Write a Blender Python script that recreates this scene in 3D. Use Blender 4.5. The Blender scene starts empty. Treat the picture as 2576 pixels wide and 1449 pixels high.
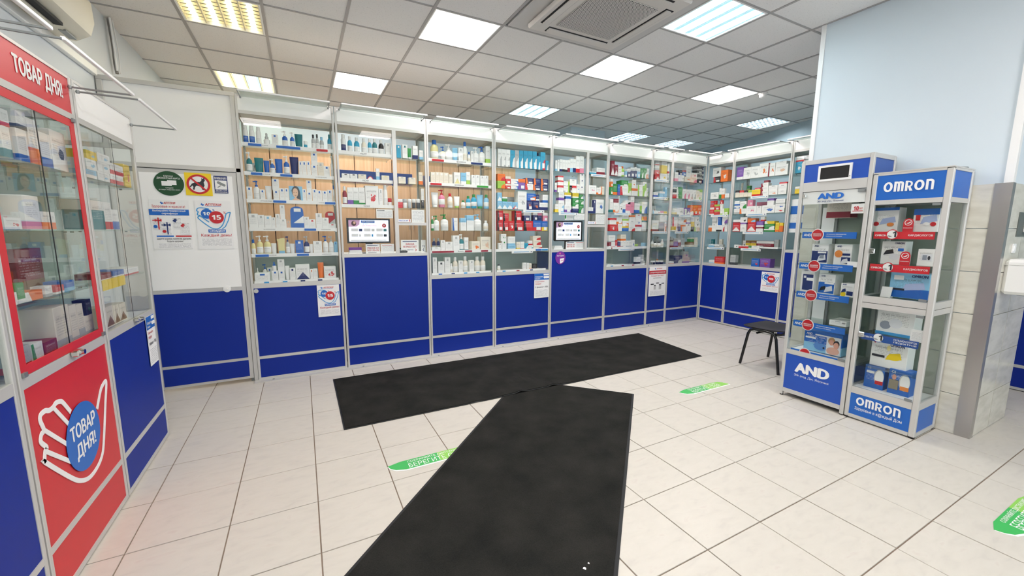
import bpy, bmesh, math, random
import numpy as np
from mathutils import Vector, Matrix
from mathutils.geometry import delaunay_2d_cdt

# ---------------------------------------------------------------- camera, world, exposure
U = 0.4                                    # metres per floor tile; all lengths below are in floor tiles
F_PX, YAW, PITCH, ROLL = 1016.374, -0.478402, -0.140848, 0.003469
CAM = np.array([2.01540, -8.70546, 3.67382])
SC = bpy.context.scene
COL = SC.collection
cam_d = bpy.data.cameras.new('camera')
cam_d.sensor_width = 36.0
cam_d.lens = 36.0 * F_PX / 2576.0
cam_d.clip_start = 0.02
cam_o = bpy.data.objects.new('camera', cam_d)
COL.objects.link(cam_o)
_cy, _sy, _cp, _sp = math.cos(YAW), math.sin(YAW), math.cos(PITCH), math.sin(PITCH)
FWD = np.array([-_sy*_cp, _cy*_cp, _sp]); _r0 = np.array([_cy, _sy, 0.0]); _u0 = np.cross(_r0, FWD)
RGT = math.cos(ROLL)*_r0 + math.sin(ROLL)*_u0
UPV = -math.sin(ROLL)*_r0 + math.cos(ROLL)*_u0
_m = Matrix(((RGT[0], UPV[0], -FWD[0], CAM[0]*U), (RGT[1], UPV[1], -FWD[1], CAM[1]*U), (RGT[2], UPV[2], -FWD[2], CAM[2]*U), (0, 0, 0, 1)))
cam_o.matrix_world = _m
SC.camera = cam_o

wd = bpy.data.worlds.new('world'); SC.world = wd; wd.use_nodes = True
wd.node_tree.nodes['Background'].inputs[0].default_value = (0.75, 0.83, 0.9, 1)
wd.node_tree.nodes['Background'].inputs[1].default_value = 1.7
PANEL_POWER = 26.0                          # emission of the ceiling panels
TUBE_POWER = 12.0
SC.view_settings.view_transform = 'Standard'
SC.view_settings.look = 'None'
SC.view_settings.gamma = 1.0
SC.view_settings.exposure = 0.4
SC.view_settings.use_curve_mapping = False
SC.cycles.use_light_tree = False
SC.cycles.max_bounces = 6
SC.cycles.diffuse_bounces = 4
SC.cycles.glossy_bounces = 2
SC.cycles.transmission_bounces = 2
SC.cycles.transparent_max_bounces = 24
SC.cycles.adaptive_threshold = 0.1
SC.cycles.adaptive_min_samples = 16
SC.cycles.sample_clamp_indirect = 4.0

rnd = random.Random(11)

# ---------------------------------------------------------------- node expressions
def lin(c):
    if isinstance(c, str):
        c = c.lstrip('#'); c = [int(c[i:i+2], 16)/255 for i in (0, 2, 4)]
    return tuple((x/12.92 if x <= 0.04045 else ((x+0.055)/1.055)**2.4) for x in c[:3])

class X:
    """a scalar socket with arithmetic"""
    def __init__(s, nt, sock): s.nt, s.k = nt, sock
    def _op(s, op, *o):
        n = s.nt.nodes.new('ShaderNodeMath'); n.operation = op
        for i, a in enumerate((s,)+o):
            if isinstance(a, X): s.nt.links.new(a.k, n.inputs[i])
            else: n.inputs[i].default_value = float(a)
        return X(s.nt, n.outputs[0])
    def __add__(s, o): return s._op('ADD', o)
    def __sub__(s, o): return s._op('SUBTRACT', o)
    def __mul__(s, o): return s._op('MULTIPLY', o)
    def __truediv__(s, o): return s._op('DIVIDE', o)
    def lt(s, o): return s._op('LESS_THAN', o)
    def gt(s, o): return s._op('GREATER_THAN', o)
    def fr(s): return s._op('FRACT')
    def fl(s): return s._op('FLOOR')
    def ab(s): return s._op('ABSOLUTE')
    def sin(s): return s._op('SINE')
    def mx(s, o): return s._op('MAXIMUM', o)
    def clamp(s): return s._op('MAXIMUM', 0.0)._op('MINIMUM', 1.0)
    def between(s, a, b): return s.gt(a)*s.lt(b)

MATS = {}
def new_mat(name):
    m = bpy.data.materials.new(name); m.use_nodes = True
    return m, m.node_tree, m.node_tree.nodes['Principled BSDF']

def mat(name, col, rough=0.5, metal=0.0, spec=0.5, noise=0.0, nscale=8.0, bump=0.0):
    if name in MATS: return MATS[name]
    m, nt, b = new_mat(name); c = lin(col)
    b.inputs['Base Color'].default_value = (*c, 1)
    b.inputs['Roughness'].default_value = rough
    b.inputs['Metallic'].default_value = metal
    b.inputs['Specular IOR Level'].default_value = spec
    if noise or bump:
        tc = nt.nodes.new('ShaderNodeTexCoord'); n = nt.nodes.new('ShaderNodeTexNoise')
        n.inputs['Scale'].default_value = nscale; n.inputs['Detail'].default_value = 4
        nt.links.new(tc.outputs['Object'], n.inputs['Vector'])
        if noise:
            cr = nt.nodes.new('ShaderNodeMix'); cr.data_type = 'RGBA'
            cr.inputs[6].default_value = (*[x*(1-noise) for x in c], 1); cr.inputs[7].default_value = (*[min(1, x*(1+noise)) for x in c], 1)
            nt.links.new(n.outputs[0], cr.inputs[0]); nt.links.new(cr.outputs[2], b.inputs['Base Color'])
        if bump:
            bp = nt.nodes.new('ShaderNodeBump'); bp.inputs['Strength'].default_value = bump; bp.inputs['Distance'].default_value = 0.01
            nt.links.new(n.outputs[0], bp.inputs['Height']); nt.links.new(bp.outputs[0], b.inputs['Normal'])
    MATS[name] = m
    return m

def emit(name, col, power):
    if name in MATS: return MATS[name]
    m, nt, b = new_mat(name)
    b.inputs['Base Color'].default_value = (*lin(col), 1)
    b.inputs['Emission Color'].default_value = (*lin(col), 1)
    b.inputs['Emission Strength'].default_value = power
    if power < 2: m.cycles.emission_sampling = 'NONE'
    MATS[name] = m
    return m

def glass(name, tint, refl=1.0, ior=1.45, rough=0.0):
    """thin clear pane: light passes straight through, the surface mirrors by Fresnel"""
    if name in MATS: return MATS[name]
    m, nt, b = new_mat(name); nt.nodes.remove(b)
    out = nt.nodes['Material Output']
    t = nt.nodes.new('ShaderNodeBsdfTransparent'); t.inputs[0].default_value = (*tint, 1)
    g = nt.nodes.new('ShaderNodeBsdfGlossy'); g.inputs['Roughness'].default_value = rough
    f = nt.nodes.new('ShaderNodeFresnel'); f.inputs[0].default_value = ior
    k = X(nt, f.outputs[0])*refl
    mx = nt.nodes.new('ShaderNodeMixShader')
    nt.links.new(k.k, mx.inputs[0]); nt.links.new(t.outputs[0], mx.inputs[1]); nt.links.new(g.outputs[0], mx.inputs[2])
    nt.links.new(mx.outputs[0], out.inputs[0])
    MATS[name] = m
    return m

def frosted(name, col, trans=0.3):
    if name in MATS: return MATS[name]
    m, nt, b = new_mat(name)
    b.inputs['Base Color'].default_value = (*lin(col), 1); b.inputs['Roughness'].default_value = 0.35
    out = nt.nodes['Material Output']
    t = nt.nodes.new('ShaderNodeBsdfTransparent'); t.inputs[0].default_value = (0.85, 0.92, 0.9, 1)
    mx = nt.nodes.new('ShaderNodeMixShader'); mx.inputs[0].default_value = trans
    nt.links.new(b.outputs[0], mx.inputs[1]); nt.links.new(t.outputs[0], mx.inputs[2]); nt.links.new(mx.outputs[0], out.inputs[0])
    MATS[name] = m
    return m

def object_plastic():
    """plastic of the colour the object carries"""
    m, nt, b = new_mat('packaging_plastic')
    oi = nt.nodes.new('ShaderNodeObjectInfo')
    nt.links.new(oi.outputs['Color'], b.inputs['Base Color'])
    b.inputs['Roughness'].default_value = 0.35
    MATS['plastic'] = m
object_plastic()

def carton_print():
    """printed carton: ground colour from the object, a block of the accent colour, rows of small print"""
    m, nt, b = new_mat('carton_print')
    N = nt.nodes.new; Lk = nt.links.new
    oi = N('ShaderNodeObjectInfo'); tc = N('ShaderNodeTexCoord')
    at = N('ShaderNodeAttribute'); at.attribute_type = 'OBJECT'; at.attribute_name = 'accent'
    st = N('ShaderNodeAttribute'); st.attribute_type = 'OBJECT'; st.attribute_name = 'print_style'
    sp = N('ShaderNodeSeparateXYZ'); Lk(tc.outputs['Generated'], sp.inputs[0])
    sn = N('ShaderNodeSeparateXYZ'); Lk(tc.outputs['Normal'], sn.inputs[0])
    u, v = X(nt, sp.outputs[0]), X(nt, sp.outputs[2])
    ny, nz = X(nt, sn.outputs[1]), X(nt, sn.outputs[2])
    front = ny.lt(-0.5); wall = nz.ab().lt(0.5)
    s = X(nt, st.outputs['Fac']); r = X(nt, oi.outputs['Random'])
    def is_(k): return (s-k).ab().lt(0.5)
    du, dv = u-0.5, v-0.85
    m0 = du.ab().lt(0.16)*dv.ab().lt(0.075)*is_(0)*front
    m1 = v.lt(r*0.25+0.18)*is_(1)*wall
    cu, cv = u-1.0, v-0.05
    m2 = (cu*cu+cv*cv).lt(0.3)*is_(2)*front
    m3 = (u+v*0.15).lt(0.34)*is_(3)*front
    m4 = v.gt(0.66)*is_(4)*wall
    eu, ev = u-0.62, v-0.42
    pn = N('ShaderNodeTexNoise'); pn.inputs['Scale'].default_value = 5.0; pn.inputs['Detail'].default_value = 3
    pc = N('ShaderNodeCombineXYZ'); Lk(u.k, pc.inputs[0]); Lk(v.k, pc.inputs[1]); Lk((r*40.0).k, pc.inputs[2]); Lk(pc.outputs[0], pn.inputs['Vector'])
    m5 = (eu*eu*1.3+ev*ev*1.6+(X(nt, pn.outputs[0])-0.5)*0.3).lt(0.035)*is_(5)*front
    m6 = ((u-0.5).ab()*0.9+(v-0.34)).lt(0.22)*v.gt(0.06)*is_(6)*front
    acc = (m0+m1+m2+m3+m4+m5+m6).clamp()
    # rows of small print
    rows = v*17.0
    wn = N('ShaderNodeTexNoise'); wn.noise_dimensions = '3D'; wn.inputs['Scale'].default_value = 1.0; wn.inputs['Detail'].default_value = 1
    cb = N('ShaderNodeCombineXYZ'); Lk((u*30.0).k, cb.inputs[0]); Lk(rows.fl().k, cb.inputs[1]); Lk((r*50.0).k, cb.inputs[2])
    Lk(cb.outputs[0], wn.inputs['Vector'])
    txt = rows.fr().between(0.25, 0.7)*X(nt, wn.outputs[0]).gt(0.47)*u.between(0.1, 0.86)*v.between(0.36, 0.8)*front
    big = v.between(0.7, 0.77)*u.between(0.12, 0.8)*X(nt, wn.outputs[0]).gt(0.4)*front*(s.gt(0.5))
    mix1 = N('ShaderNodeMix'); mix1.data_type = 'RGBA'; Lk(acc.k, mix1.inputs[0]); Lk(oi.outputs['Color'], mix1.inputs[6]); Lk(at.outputs['Color'], mix1.inputs[7])
    # dark print on light ground, light print on dark ground
    bw = N('ShaderNodeRGBToBW'); Lk(mix1.outputs[2], bw.inputs[0])
    tone = X(nt, bw.outputs[0]).lt(0.3)*0.75+0.08
    cg = N('ShaderNodeCombineXYZ'); Lk(tone.k, cg.inputs[0]); Lk((tone*0.98).k, cg.inputs[1]); Lk((tone*1.05).k, cg.inputs[2])
    mix2 = N('ShaderNodeMix'); mix2.data_type = 'RGBA'; Lk((txt*0.3+big*0.22).clamp().k, mix2.inputs[0]); Lk(mix1.outputs[2], mix2.inputs[6]); Lk(cg.outputs[0], mix2.inputs[7])
    Lk(mix2.outputs[2], b.inputs['Base Color'])
    b.inputs['Roughness'].default_value = 0.42
    MATS['carton'] = m
carton_print()

def fine_print():
    """white paper with rows of small grey text"""
    m, nt, b = new_mat('fine_print_paper')
    N = nt.nodes.new; Lk = nt.links.new
    tc = N('ShaderNodeTexCoord'); sp = N('ShaderNodeSeparateXYZ'); Lk(tc.outputs['Generated'], sp.inputs[0])
    oi = N('ShaderNodeObjectInfo')
    u, v = X(nt, sp.outputs[0]), X(nt, sp.outputs[2])
    rows = v*9.0
    wn = N('ShaderNodeTexNoise'); wn.inputs['Scale'].default_value = 1.0; wn.inputs['Detail'].default_value = 1
    cb = N('ShaderNodeCombineXYZ'); Lk((u*40.0).k, cb.inputs[0]); Lk((rows.fl()*3.3).k, cb.inputs[1]); Lk(X(nt, oi.outputs['Random']).k, cb.inputs[2])
    Lk(cb.outputs[0], wn.inputs['Vector'])
    t = rows.fr().between(0.3, 0.68)*X(nt, wn.outputs[0]).gt(0.42)*u.between(0.03, 0.97)
    mx = N('ShaderNodeMix'); mx.data_type = 'RGBA'; Lk((t*0.55).k, mx.inputs[0])
    mx.inputs[6].default_value = (*lin('#f4f4f4'), 1); mx.inputs[7].default_value = (*lin('#5a5d66'), 1)
    Lk(mx.outputs[2], b.inputs['Base Color']); b.inputs['Roughness'].default_value = 0.6
    MATS['fine_print'] = m
fine_print()

def floor_tile_mat():
    m, nt, b = new_mat('cream_marbled_tile')
    N = nt.nodes.new; Lk = nt.links.new
    tc = N('ShaderNodeTexCoord'); oi = N('ShaderNodeObjectInfo')
    mp = N('ShaderNodeMapping'); Lk(tc.outputs['Object'], mp.inputs[0])
    cb = N('ShaderNodeCombineXYZ'); r = X(nt, oi.outputs['Random'])
    Lk((r*37.0).k, cb.inputs[0]); Lk((r*91.0).k, cb.inputs[1]); Lk(cb.outputs[0], mp.inputs['Location'])
    mp.inputs['Rotation'].default_value = (0, 0, 0.5); mp.inputs['Scale'].default_value = (1.0, 2.6, 1)
    n1 = N('ShaderNodeTexNoise'); n1.inputs['Scale'].default_value = 9; n1.inputs['Detail'].default_value = 5; n1.inputs['Distortion'].default_value = 0.6
    Lk(mp.outputs[0], n1.inputs['Vector'])
    cr = N('ShaderNodeValToRGB'); Lk(n1.outputs[0], cr.inputs[0])
    e = cr.color_ramp.elements
    e[0].position = 0.30; e[0].color = (*lin('#c8c3ba'), 1)
    e[1].position = 0.43; e[1].color = (*lin('#cdc8be'), 1)
    k = e.new(0.62); k.color = (*lin('#d0cbc1'), 1)
    k = e.new(0.74); k.color = (*lin('#cbc3ba'), 1)
    Lk(cr.outputs[0], b.inputs['Base Color'])
    b.inputs['Roughness'].default_value = 0.38; b.inputs['Specular IOR Level'].default_value = 0.35
    MATS['floor_tile'] = m
floor_tile_mat()

def wall_tile_mat():
    m, nt, b = new_mat('veined_wall_tile')
    N = nt.nodes.new; Lk = nt.links.new
    tc = N('ShaderNodeTexCoord'); oi = N('ShaderNodeObjectInfo')
    va = N('ShaderNodeVectorMath'); va.operation = 'ADD'
    cb = N('ShaderNodeCombineXYZ'); r = X(nt, oi.outputs['Random']); Lk((r*17.0).k, cb.inputs[0]); Lk((r*31.0).k, cb.inputs[2])
    Lk(tc.outputs['Object'], va.inputs[0]); Lk(cb.outputs[0], va.inputs[1])
    mp = N('ShaderNodeMapping'); Lk(va.outputs[0], mp.inputs[0]); mp.inputs['Rotation'].default_value = (0.5, 0.4, 0); mp.inputs['Scale'].default_value = (1, 1, 3)
    n1 = N('ShaderNodeTexNoise'); n1.inputs['Scale'].default_value = 6; n1.inputs['Detail'].default_value = 4; Lk(mp.outputs[0], n1.inputs['Vector'])
    cr = N('ShaderNodeValToRGB'); Lk(n1.outputs[0], cr.inputs[0]); e = cr.color_ramp.elements
    e[0].position = 0.32; e[0].color = (*lin('#cfcbbd'), 1); e[1].position = 0.6; e[1].color = (*lin('#dfdccf'), 1)
    Lk(cr.outputs[0], b.inputs['Base Color']); b.inputs['Roughness'].default_value = 0.2
    MATS['wall_tile'] = m
wall_tile_mat()

def mat_pile():
    m, nt, b = new_mat('black_mat_pile')
    N = nt.nodes.new; Lk = nt.links.new
    tc = N('ShaderNodeTexCoord')
    n1 = N('ShaderNodeTexNoise'); n1.inputs['Scale'].default_value = 5; n1.inputs['Detail'].default_value = 6
    n2 = N('ShaderNodeTexNoise'); n2.inputs['Scale'].default_value = 260; n2.inputs['Detail'].default_value = 2
    Lk(tc.outputs['Object'], n1.inputs['Vector']); Lk(tc.outputs['Object'], n2.inputs['Vector'])
    f = X(nt, n1.outputs[0])*0.7+X(nt, n2.outputs[0])*0.5
    cr = N('ShaderNodeValToRGB'); Lk(f.k, cr.inputs[0]); e = cr.color_ramp.elements
    e[0].position = 0.3; e[0].color = (*lin('#151716'), 1); e[1].position = 0.85; e[1].color = (*lin('#33322f'), 1)
    Lk(cr.outputs[0], b.inputs['Base Color']); b.inputs['Roughness'].default_value = 0.95; b.inputs['Specular IOR Level'].default_value = 0.1
    bp = N('ShaderNodeBump'); bp.inputs['Strength'].default_value = 0.6; bp.inputs['Distance'].default_value = 0.004
    Lk(n2.outputs[0], bp.inputs['Height']); Lk(bp.outputs[0], b.inputs['Normal'])
    MATS['pile'] = m
mat_pile()

def ceiling_tile_mat():
    m, nt, b = new_mat('mineral_ceiling_tile')
    N = nt.nodes.new; Lk = nt.links.new
    tc = N('ShaderNodeTexCoord'); n = N('ShaderNodeTexNoise'); n.inputs['Scale'].default_value = 90; n.inputs['Detail'].default_value = 3
    Lk(tc.outputs['Object'], n.inputs['Vector'])
    cr = N('ShaderNodeValToRGB'); Lk(n.outputs[0], cr.inputs[0]); e = cr.color_ramp.elements
    e[0].position = 0.28; e[0].color = (*lin('#cfcfcd'), 1); e[1].position = 0.4; e[1].color = (*lin('#ecebe9'), 1)
    Lk(cr.outputs[0], b.inputs['Base Color']); b.inputs['Roughness'].default_value = 0.9
    bp = N('ShaderNodeBump'); bp.inputs['Strength'].default_value = 0.25; bp.inputs['Distance'].default_value = 0.003
    Lk(n.outputs[0], bp.inputs['Height']); Lk(bp.outputs[0], b.inputs['Normal'])
    MATS['ceil_tile'] = m
ceiling_tile_mat()

def beech():
    m, nt, b = new_mat('beech_laminate')
    N = nt.nodes.new; Lk = nt.links.new
    tc = N('ShaderNodeTexCoord'); mp = N('ShaderNodeMapping'); mp.inputs['Scale'].default_value = (14, 14, 1.2); Lk(tc.outputs['Object'], mp.inputs[0])
    n = N('ShaderNodeTexNoise'); n.inputs['Scale'].default_value = 2; n.inputs['Detail'].default_value = 5; Lk(mp.outputs[0], n.inputs['Vector'])
    cr = N('ShaderNodeValToRGB'); Lk(n.outputs[0], cr.inputs[0]); e = cr.color_ramp.elements
    e[0].position = 0.3; e[0].color = (*lin('#c39a72'), 1); e[1].position = 0.7; e[1].color = (*lin('#d8b48e'), 1)
    Lk(cr.outputs[0], b.inputs['Base Color']); b.inputs['Roughness'].default_value = 0.45
    MATS['beech'] = m
beech()

def perforated():
    m, nt, b = new_mat('perforated_grille')
    N = nt.nodes.new; Lk = nt.links.new
    tc = N('ShaderNodeTexCoord'); sp = N('ShaderNodeSeparateXYZ'); Lk(tc.outputs['Object'], sp.inputs[0])
    k = 1/0.0145
    a = (X(nt, sp.outputs[0])*k).fr()-0.5; c = (X(nt, sp.outputs[1])*k).fr()-0.5
    h = (a*a+c*c).lt(0.1)
    mx = N('ShaderNodeMix'); mx.data_type = 'RGBA'; Lk(h.k, mx.inputs[0]); mx.inputs[6].default_value = (*lin('#d2cfca'), 1); mx.inputs[7].default_value = (*lin('#26282b'), 1)
    Lk(mx.outputs[2], b.inputs['Base Color']); b.inputs['Roughness'].default_value = 0.6
    MATS['perf'] = m
perforated()

ALU = mat('brushed_aluminium', '#cdccc8', 0.42, 0.25)
ALU_D = mat('dark_anodised_metal', '#8d9292', 0.4, 0.5)
WHITE = mat('white_laminate', '#f6f6f4', 0.4)
WHITE_P = mat('white_plastic', '#f2f2f0', 0.35)
BLUE = mat('blue_laminate', '#0b2b8e', 0.5, spec=0.25, noise=0.04, nscale=3)
KBLUE = mat('kiosk_blue_film', '#1763bd', 0.4)
KBLUE2 = mat('kiosk_royal_blue_film', '#1a4fb4', 0.4)
RED = mat('red_film', '#d0262f', 0.4)
SIGN_RED = mat('sign_red', '#c8222c', 0.45)
SIGN_BLUE = mat('sign_blue', '#1b68c2', 0.45)
SIGN_LB = mat('sign_light_blue', '#3b9ad6', 0.45)
NAVY = mat('navy_print', '#16306e', 0.5)
INK = mat('dark_ink', '#2c2e36', 0.6)
PAPER = mat('white_paper', '#f1f1f0', 0.6)
BLACK = mat('black_plastic', '#141516', 0.4)
CHROME = mat('chrome', '#d9d9d6', 0.12, 1.0)
STEEL = mat('satin_steel', '#b9b7b4', 0.3, 0.9)
GLASS = glass('clear_pane', (0.985, 0.995, 0.99), 0.28)
GLASS_S = glass('shelf_glass', (0.93, 0.98, 0.96), 0.5)
GLASS_SIDE = glass('side_glass', (0.965, 0.99, 0.98), 0.3)
MILK = frosted('milky_acrylic', '#fafaf9', 0.72)
PAINT = mat('pale_blue_white_paint', '#dfe5e8', 0.75)
STAFF = mat('light_blue_paint', '#c0d2db', 0.8)
GREEN = mat('sticker_green', '#3fb45a', 0.5)
LIME = mat('sticker_lime', '#8fce5a', 0.5)
YELLOW = mat('sign_yellow', '#f2d21c', 0.5)
PURPLE = mat('sign_purple', '#7d2f9c', 0.5)
DGREEN = mat('sign_dark_green', '#164a28', 0.5)

# ---------------------------------------------------------------- mesh helpers (tile units; scaled by U when linked)
def bx(bm, x0, x1, y0, y1, z0, z1, mi=0):
    v = [bm.verts.new((x, y, z)) for z in (z0, z1) for y in (y0, y1) for x in (x0, x1)]
    for f in ((0, 2, 3, 1), (4, 5, 7, 6), (0, 1, 5, 4), (2, 6, 7, 3), (0, 4, 6, 2), (1, 3, 7, 5)):
        q = bm.faces.new([v[i] for i in f]); q.material_index = mi
    return v

def BOX(x0, x1, y0, y1, z0, z1, bev=0.0):
    bm = bmesh.new(); bx(bm, min(x0, x1), max(x0, x1), min(y0, y1), max(y0, y1), min(z0, z1), max(z0, z1))
    if bev: bmesh.ops.bevel(bm, geom=bm.edges[:], offset=bev, segments=1, affect='EDGES')
    return bm

def BOXES(*bs):
    bm = bmesh.new()
    for b in bs: bx(bm, *b)
    return bm

def tube(bm, pts, r, n=8, caps=True):
    """round bar through points"""
    pts = [Vector(p) for p in pts]; rings = []
    for i, p in enumerate(pts):
        if i == 0: d = pts[1]-p
        elif i == len(pts)-1: d = p-pts[i-1]
        else: d = (pts[i+1]-p).normalized()+(p-pts[i-1]).normalized()
        d.normalize(); a = d.orthogonal().normalized() if i == 0 else None
        if i == 0: ref = a
        else: ref = (ref-d*ref.dot(d)).normalized()
        b = d.cross(ref)
        rings.append([bm.verts.new(p+(ref*math.cos(2*math.pi*k/n)+b*math.sin(2*math.pi*k/n))*r) for k in range(n)])
    for A, B in zip(rings, rings[1:]):
        for k in range(n): bm.faces.new((A[k], A[(k+1) % n], B[(k+1) % n], B[k]))
    if caps: bm.faces.new(rings[0][::-1]); bm.faces.new(rings[-1])
    return bm

def TUBE(pts, r, n=8): return tube(bmesh.new(), pts, r, n)

def lathe(prof, n=14, sx=1.0, sy=1.0, cx=0.0, cy=0.5, p=2.0):
    """profile of (radius, z); p > 2 squares the section off"""
    bm = bmesh.new(); rings = []
    for r, z in prof:
        ring = []
        for k in range(n):
            a = 2*math.pi*k/n; c, s = math.cos(a), math.sin(a)
            q = (abs(c)**p+abs(s)**p)**(-1/p)
            ring.append(bm.verts.new((cx+c*q*r*sx, cy+s*q*r*sy, z)))
        rings.append(ring)
    for A, B in zip(rings, rings[1:]):
        for k in range(n): bm.faces.new((A[k], A[(k+1) % n], B[(k+1) % n], B[k]))
    bm.faces.new(rings[0][::-1]); bm.faces.new(rings[-1])
    return bm

def PRISM(pts, d0, d1):
    """polygon in (s, z), between depths d0 and d1"""
    bm = bmesh.new()
    A = [bm.verts.new((s, d0, z)) for s, z in pts]; B = [bm.verts.new((s, d1, z)) for s, z in pts]
    bm.faces.new(A); bm.faces.new(B[::-1]); n = len(pts)
    for i in range(n): bm.faces.new((A[i], B[i], B[(i+1) % n], A[(i+1) % n]))
    bmesh.ops.recalc_face_normals(bm, faces=bm.faces[:])
    return bm

def DISC(s, z, rs, rz, d0, d1, n=28, a0=0.0, a1=2*math.pi):
    full = a1-a0 > 6.28
    k = n if full else n+1
    return PRISM([(s+rs*math.cos(a0+(a1-a0)*i/n), z+rz*math.sin(a0+(a1-a0)*i/n)) for i in range(k)], d0, d1)

def curve_pts(pts, n=4, closed=False):
    """smooth curve through the points"""
    P = [Vector(p) for p in pts]; m = len(P); out = []
    for i in range(m if closed else m-1):
        g = lambda k: P[k % m] if closed else P[min(max(k, 0), m-1)]
        a, b, c, d = g(i-1), g(i), g(i+1), g(i+2)
        for k in range(n):
            t = k/n; out.append(tuple(0.5*((2*b)+(c-a)*t+(2*a-5*b+4*c-d)*t*t+(3*b-a-3*c+d)*t**3)))
    if not closed: out.append(tuple(P[-1]))
    return out

def STROKE(pts, w, d0, d1, closed=False):
    """a flat band of width w along points in (s, z)"""
    P = [Vector(p) for p in pts]; n = len(P); Lf, Rt = [], []
    for i in range(n):
        a = P[(i-1) % n] if (closed or i > 0) else None; c = P[(i+1) % n] if (closed or i < n-1) else None
        d = Vector((0, 0))
        if a is not None: d += (P[i]-a).normalized()
        if c is not None: d += (c-P[i]).normalized()
        d.normalize(); nrm = Vector((-d.y, d.x)); k = 1.0
        if a is not None and c is not None:
            k = 1/max(0.5, abs(nrm.dot(Vector((-(c-P[i]).normalized().y, (c-P[i]).normalized().x)))))
        Lf.append(P[i]+nrm*w/2*k); Rt.append(P[i]-nrm*w/2*k)
    bm = bmesh.new()
    V = [[bm.verts.new((q.x, d, q.y)) for q in S] for d in (d0, d1) for S in (Lf, Rt)]
    m = n if closed else n-1
    for i in range(m):
        j = (i+1) % n
        bm.faces.new((V[0][i], V[0][j], V[1][j], V[1][i])); bm.faces.new((V[2][i], V[3][i], V[3][j], V[2][j]))
        bm.faces.new((V[0][i], V[2][i], V[2][j], V[0][j])); bm.faces.new((V[1][i], V[1][j], V[3][j], V[3][i]))
    bmesh.ops.recalc_face_normals(bm, faces=bm.faces[:])
    return bm

def mesh_of(name, bm, *ms, smooth=False, scale=U):
    me = bpy.data.meshes.new(name)
    if scale != 1.0: bmesh.ops.scale(bm, vec=(scale,)*3, verts=bm.verts[:])
    if smooth:
        for f in bm.faces: f.smooth = True
    bm.to_mesh(me); bm.free()
    for m in ms: me.materials.append(m)
    return me

def link(o, parent=None):
    COL.objects.link(o)
    if parent is not None: o.parent = parent
    return o

def obj(name, bm, m, parent=None, smooth=False, loc=None, label=None):
    """link one mesh object; coordinates are those of the parent's own frame"""
    o = bpy.data.objects.new(name, mesh_of(name, bm, m, smooth=smooth))
    if loc: o.location = [c*U for c in loc]
    if label: o['label'] = label
    if smooth:
        try: o.data.set_sharp_from_angle(angle=math.radians(40))
        except Exception: pass
    return link(o, parent)

def inst(name, me, parent=None, loc=(0, 0, 0), rotz=0.0, scale=(1, 1, 1)):
    o = bpy.data.objects.new(name, me); o.location = [c*U for c in loc]; o.rotation_euler = (0, 0, rotz); o.scale = scale
    return link(o, parent)

def tag(o, label, cat, group=None, kind=None):
    o['label'] = label; o['category'] = cat
    if group: o['group'] = group
    if kind: o['kind'] = kind
    return o

def thing(name, label, cat, loc=(0, 0, 0), rotz=0.0, group=None):
    o = bpy.data.objects.new(name, None); o.empty_display_size = 0.1
    o.location = [c*U for c in loc]; o.rotation_euler = (0, 0, rotz); COL.objects.link(o)
    return tag(o, label, cat, group)

def struct(name, bm, m, parent=None, label=None, cat=None):
    o = obj(name, bm, m, parent)
    if parent is None:
        o['kind'] = 'structure'
        if label: o['label'] = label
        if cat: o['category'] = cat
    return o

def fill_outlines(cu, res=3):
    """triangles of the glyph outlines, filled by winding number"""
    loops = []
    for sp in cu.splines:
        B = sp.bezier_points; n = len(B); L = []
        if not n: continue
        for i in range(n):
            p, q = B[i], B[(i+1) % n]; a, b, c, d = p.co.xy, p.handle_right.xy, q.handle_left.xy, q.co.xy
            chord = d-a
            straight = chord.length < 1e-6 or (abs(chord.cross(b-a)) < 1e-4*chord.length and abs(chord.cross(c-a)) < 1e-4*chord.length)
            for k in range(1 if straight else res):
                t = k/res; L.append(a*(1-t)**3+b*3*t*(1-t)**2+c*3*t*t*(1-t)+d*t**3)
        M = [L[0]]
        for v in L[1:]:
            if (v-M[-1]).length > 1e-5: M.append(v)
        if (M[0]-M[-1]).length < 1e-5: M.pop()
        if len(M) > 2: loops.append(M)
    V, E = [], []
    for L in loops:
        k = len(V); V += [Vector((v.x, v.y)) for v in L]; E += [(k+i, k+(i+1) % len(L)) for i in range(len(L))]
    r = delaunay_2d_cdt(V, E, [], 0, 1e-6)
    P = np.array([tuple(v) for v in r[0]]); T = np.array([f for f in r[2] if len(f) == 3])
    cen = P[T].mean(1); a = np.array([tuple(V[i]) for i, j in E]); b = np.array([tuple(V[j]) for i, j in E])
    y = cen[:, 1:2]; up = (a[:, 1] <= y) & (b[:, 1] > y); dn = (a[:, 1] > y) & (b[:, 1] <= y)
    side = (b[:, 0]-a[:, 0])*(y-a[:, 1])-(cen[:, 0:1]-a[:, 0])*(b[:, 1]-a[:, 1])
    wn = (up & (side > 0)).sum(1)-(dn & (side < 0)).sum(1)
    return [(float(x), float(z), 0.0) for x, z in P], [tuple(int(i) for i in t) for t, w in zip(T, wn) if w != 0]

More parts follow.
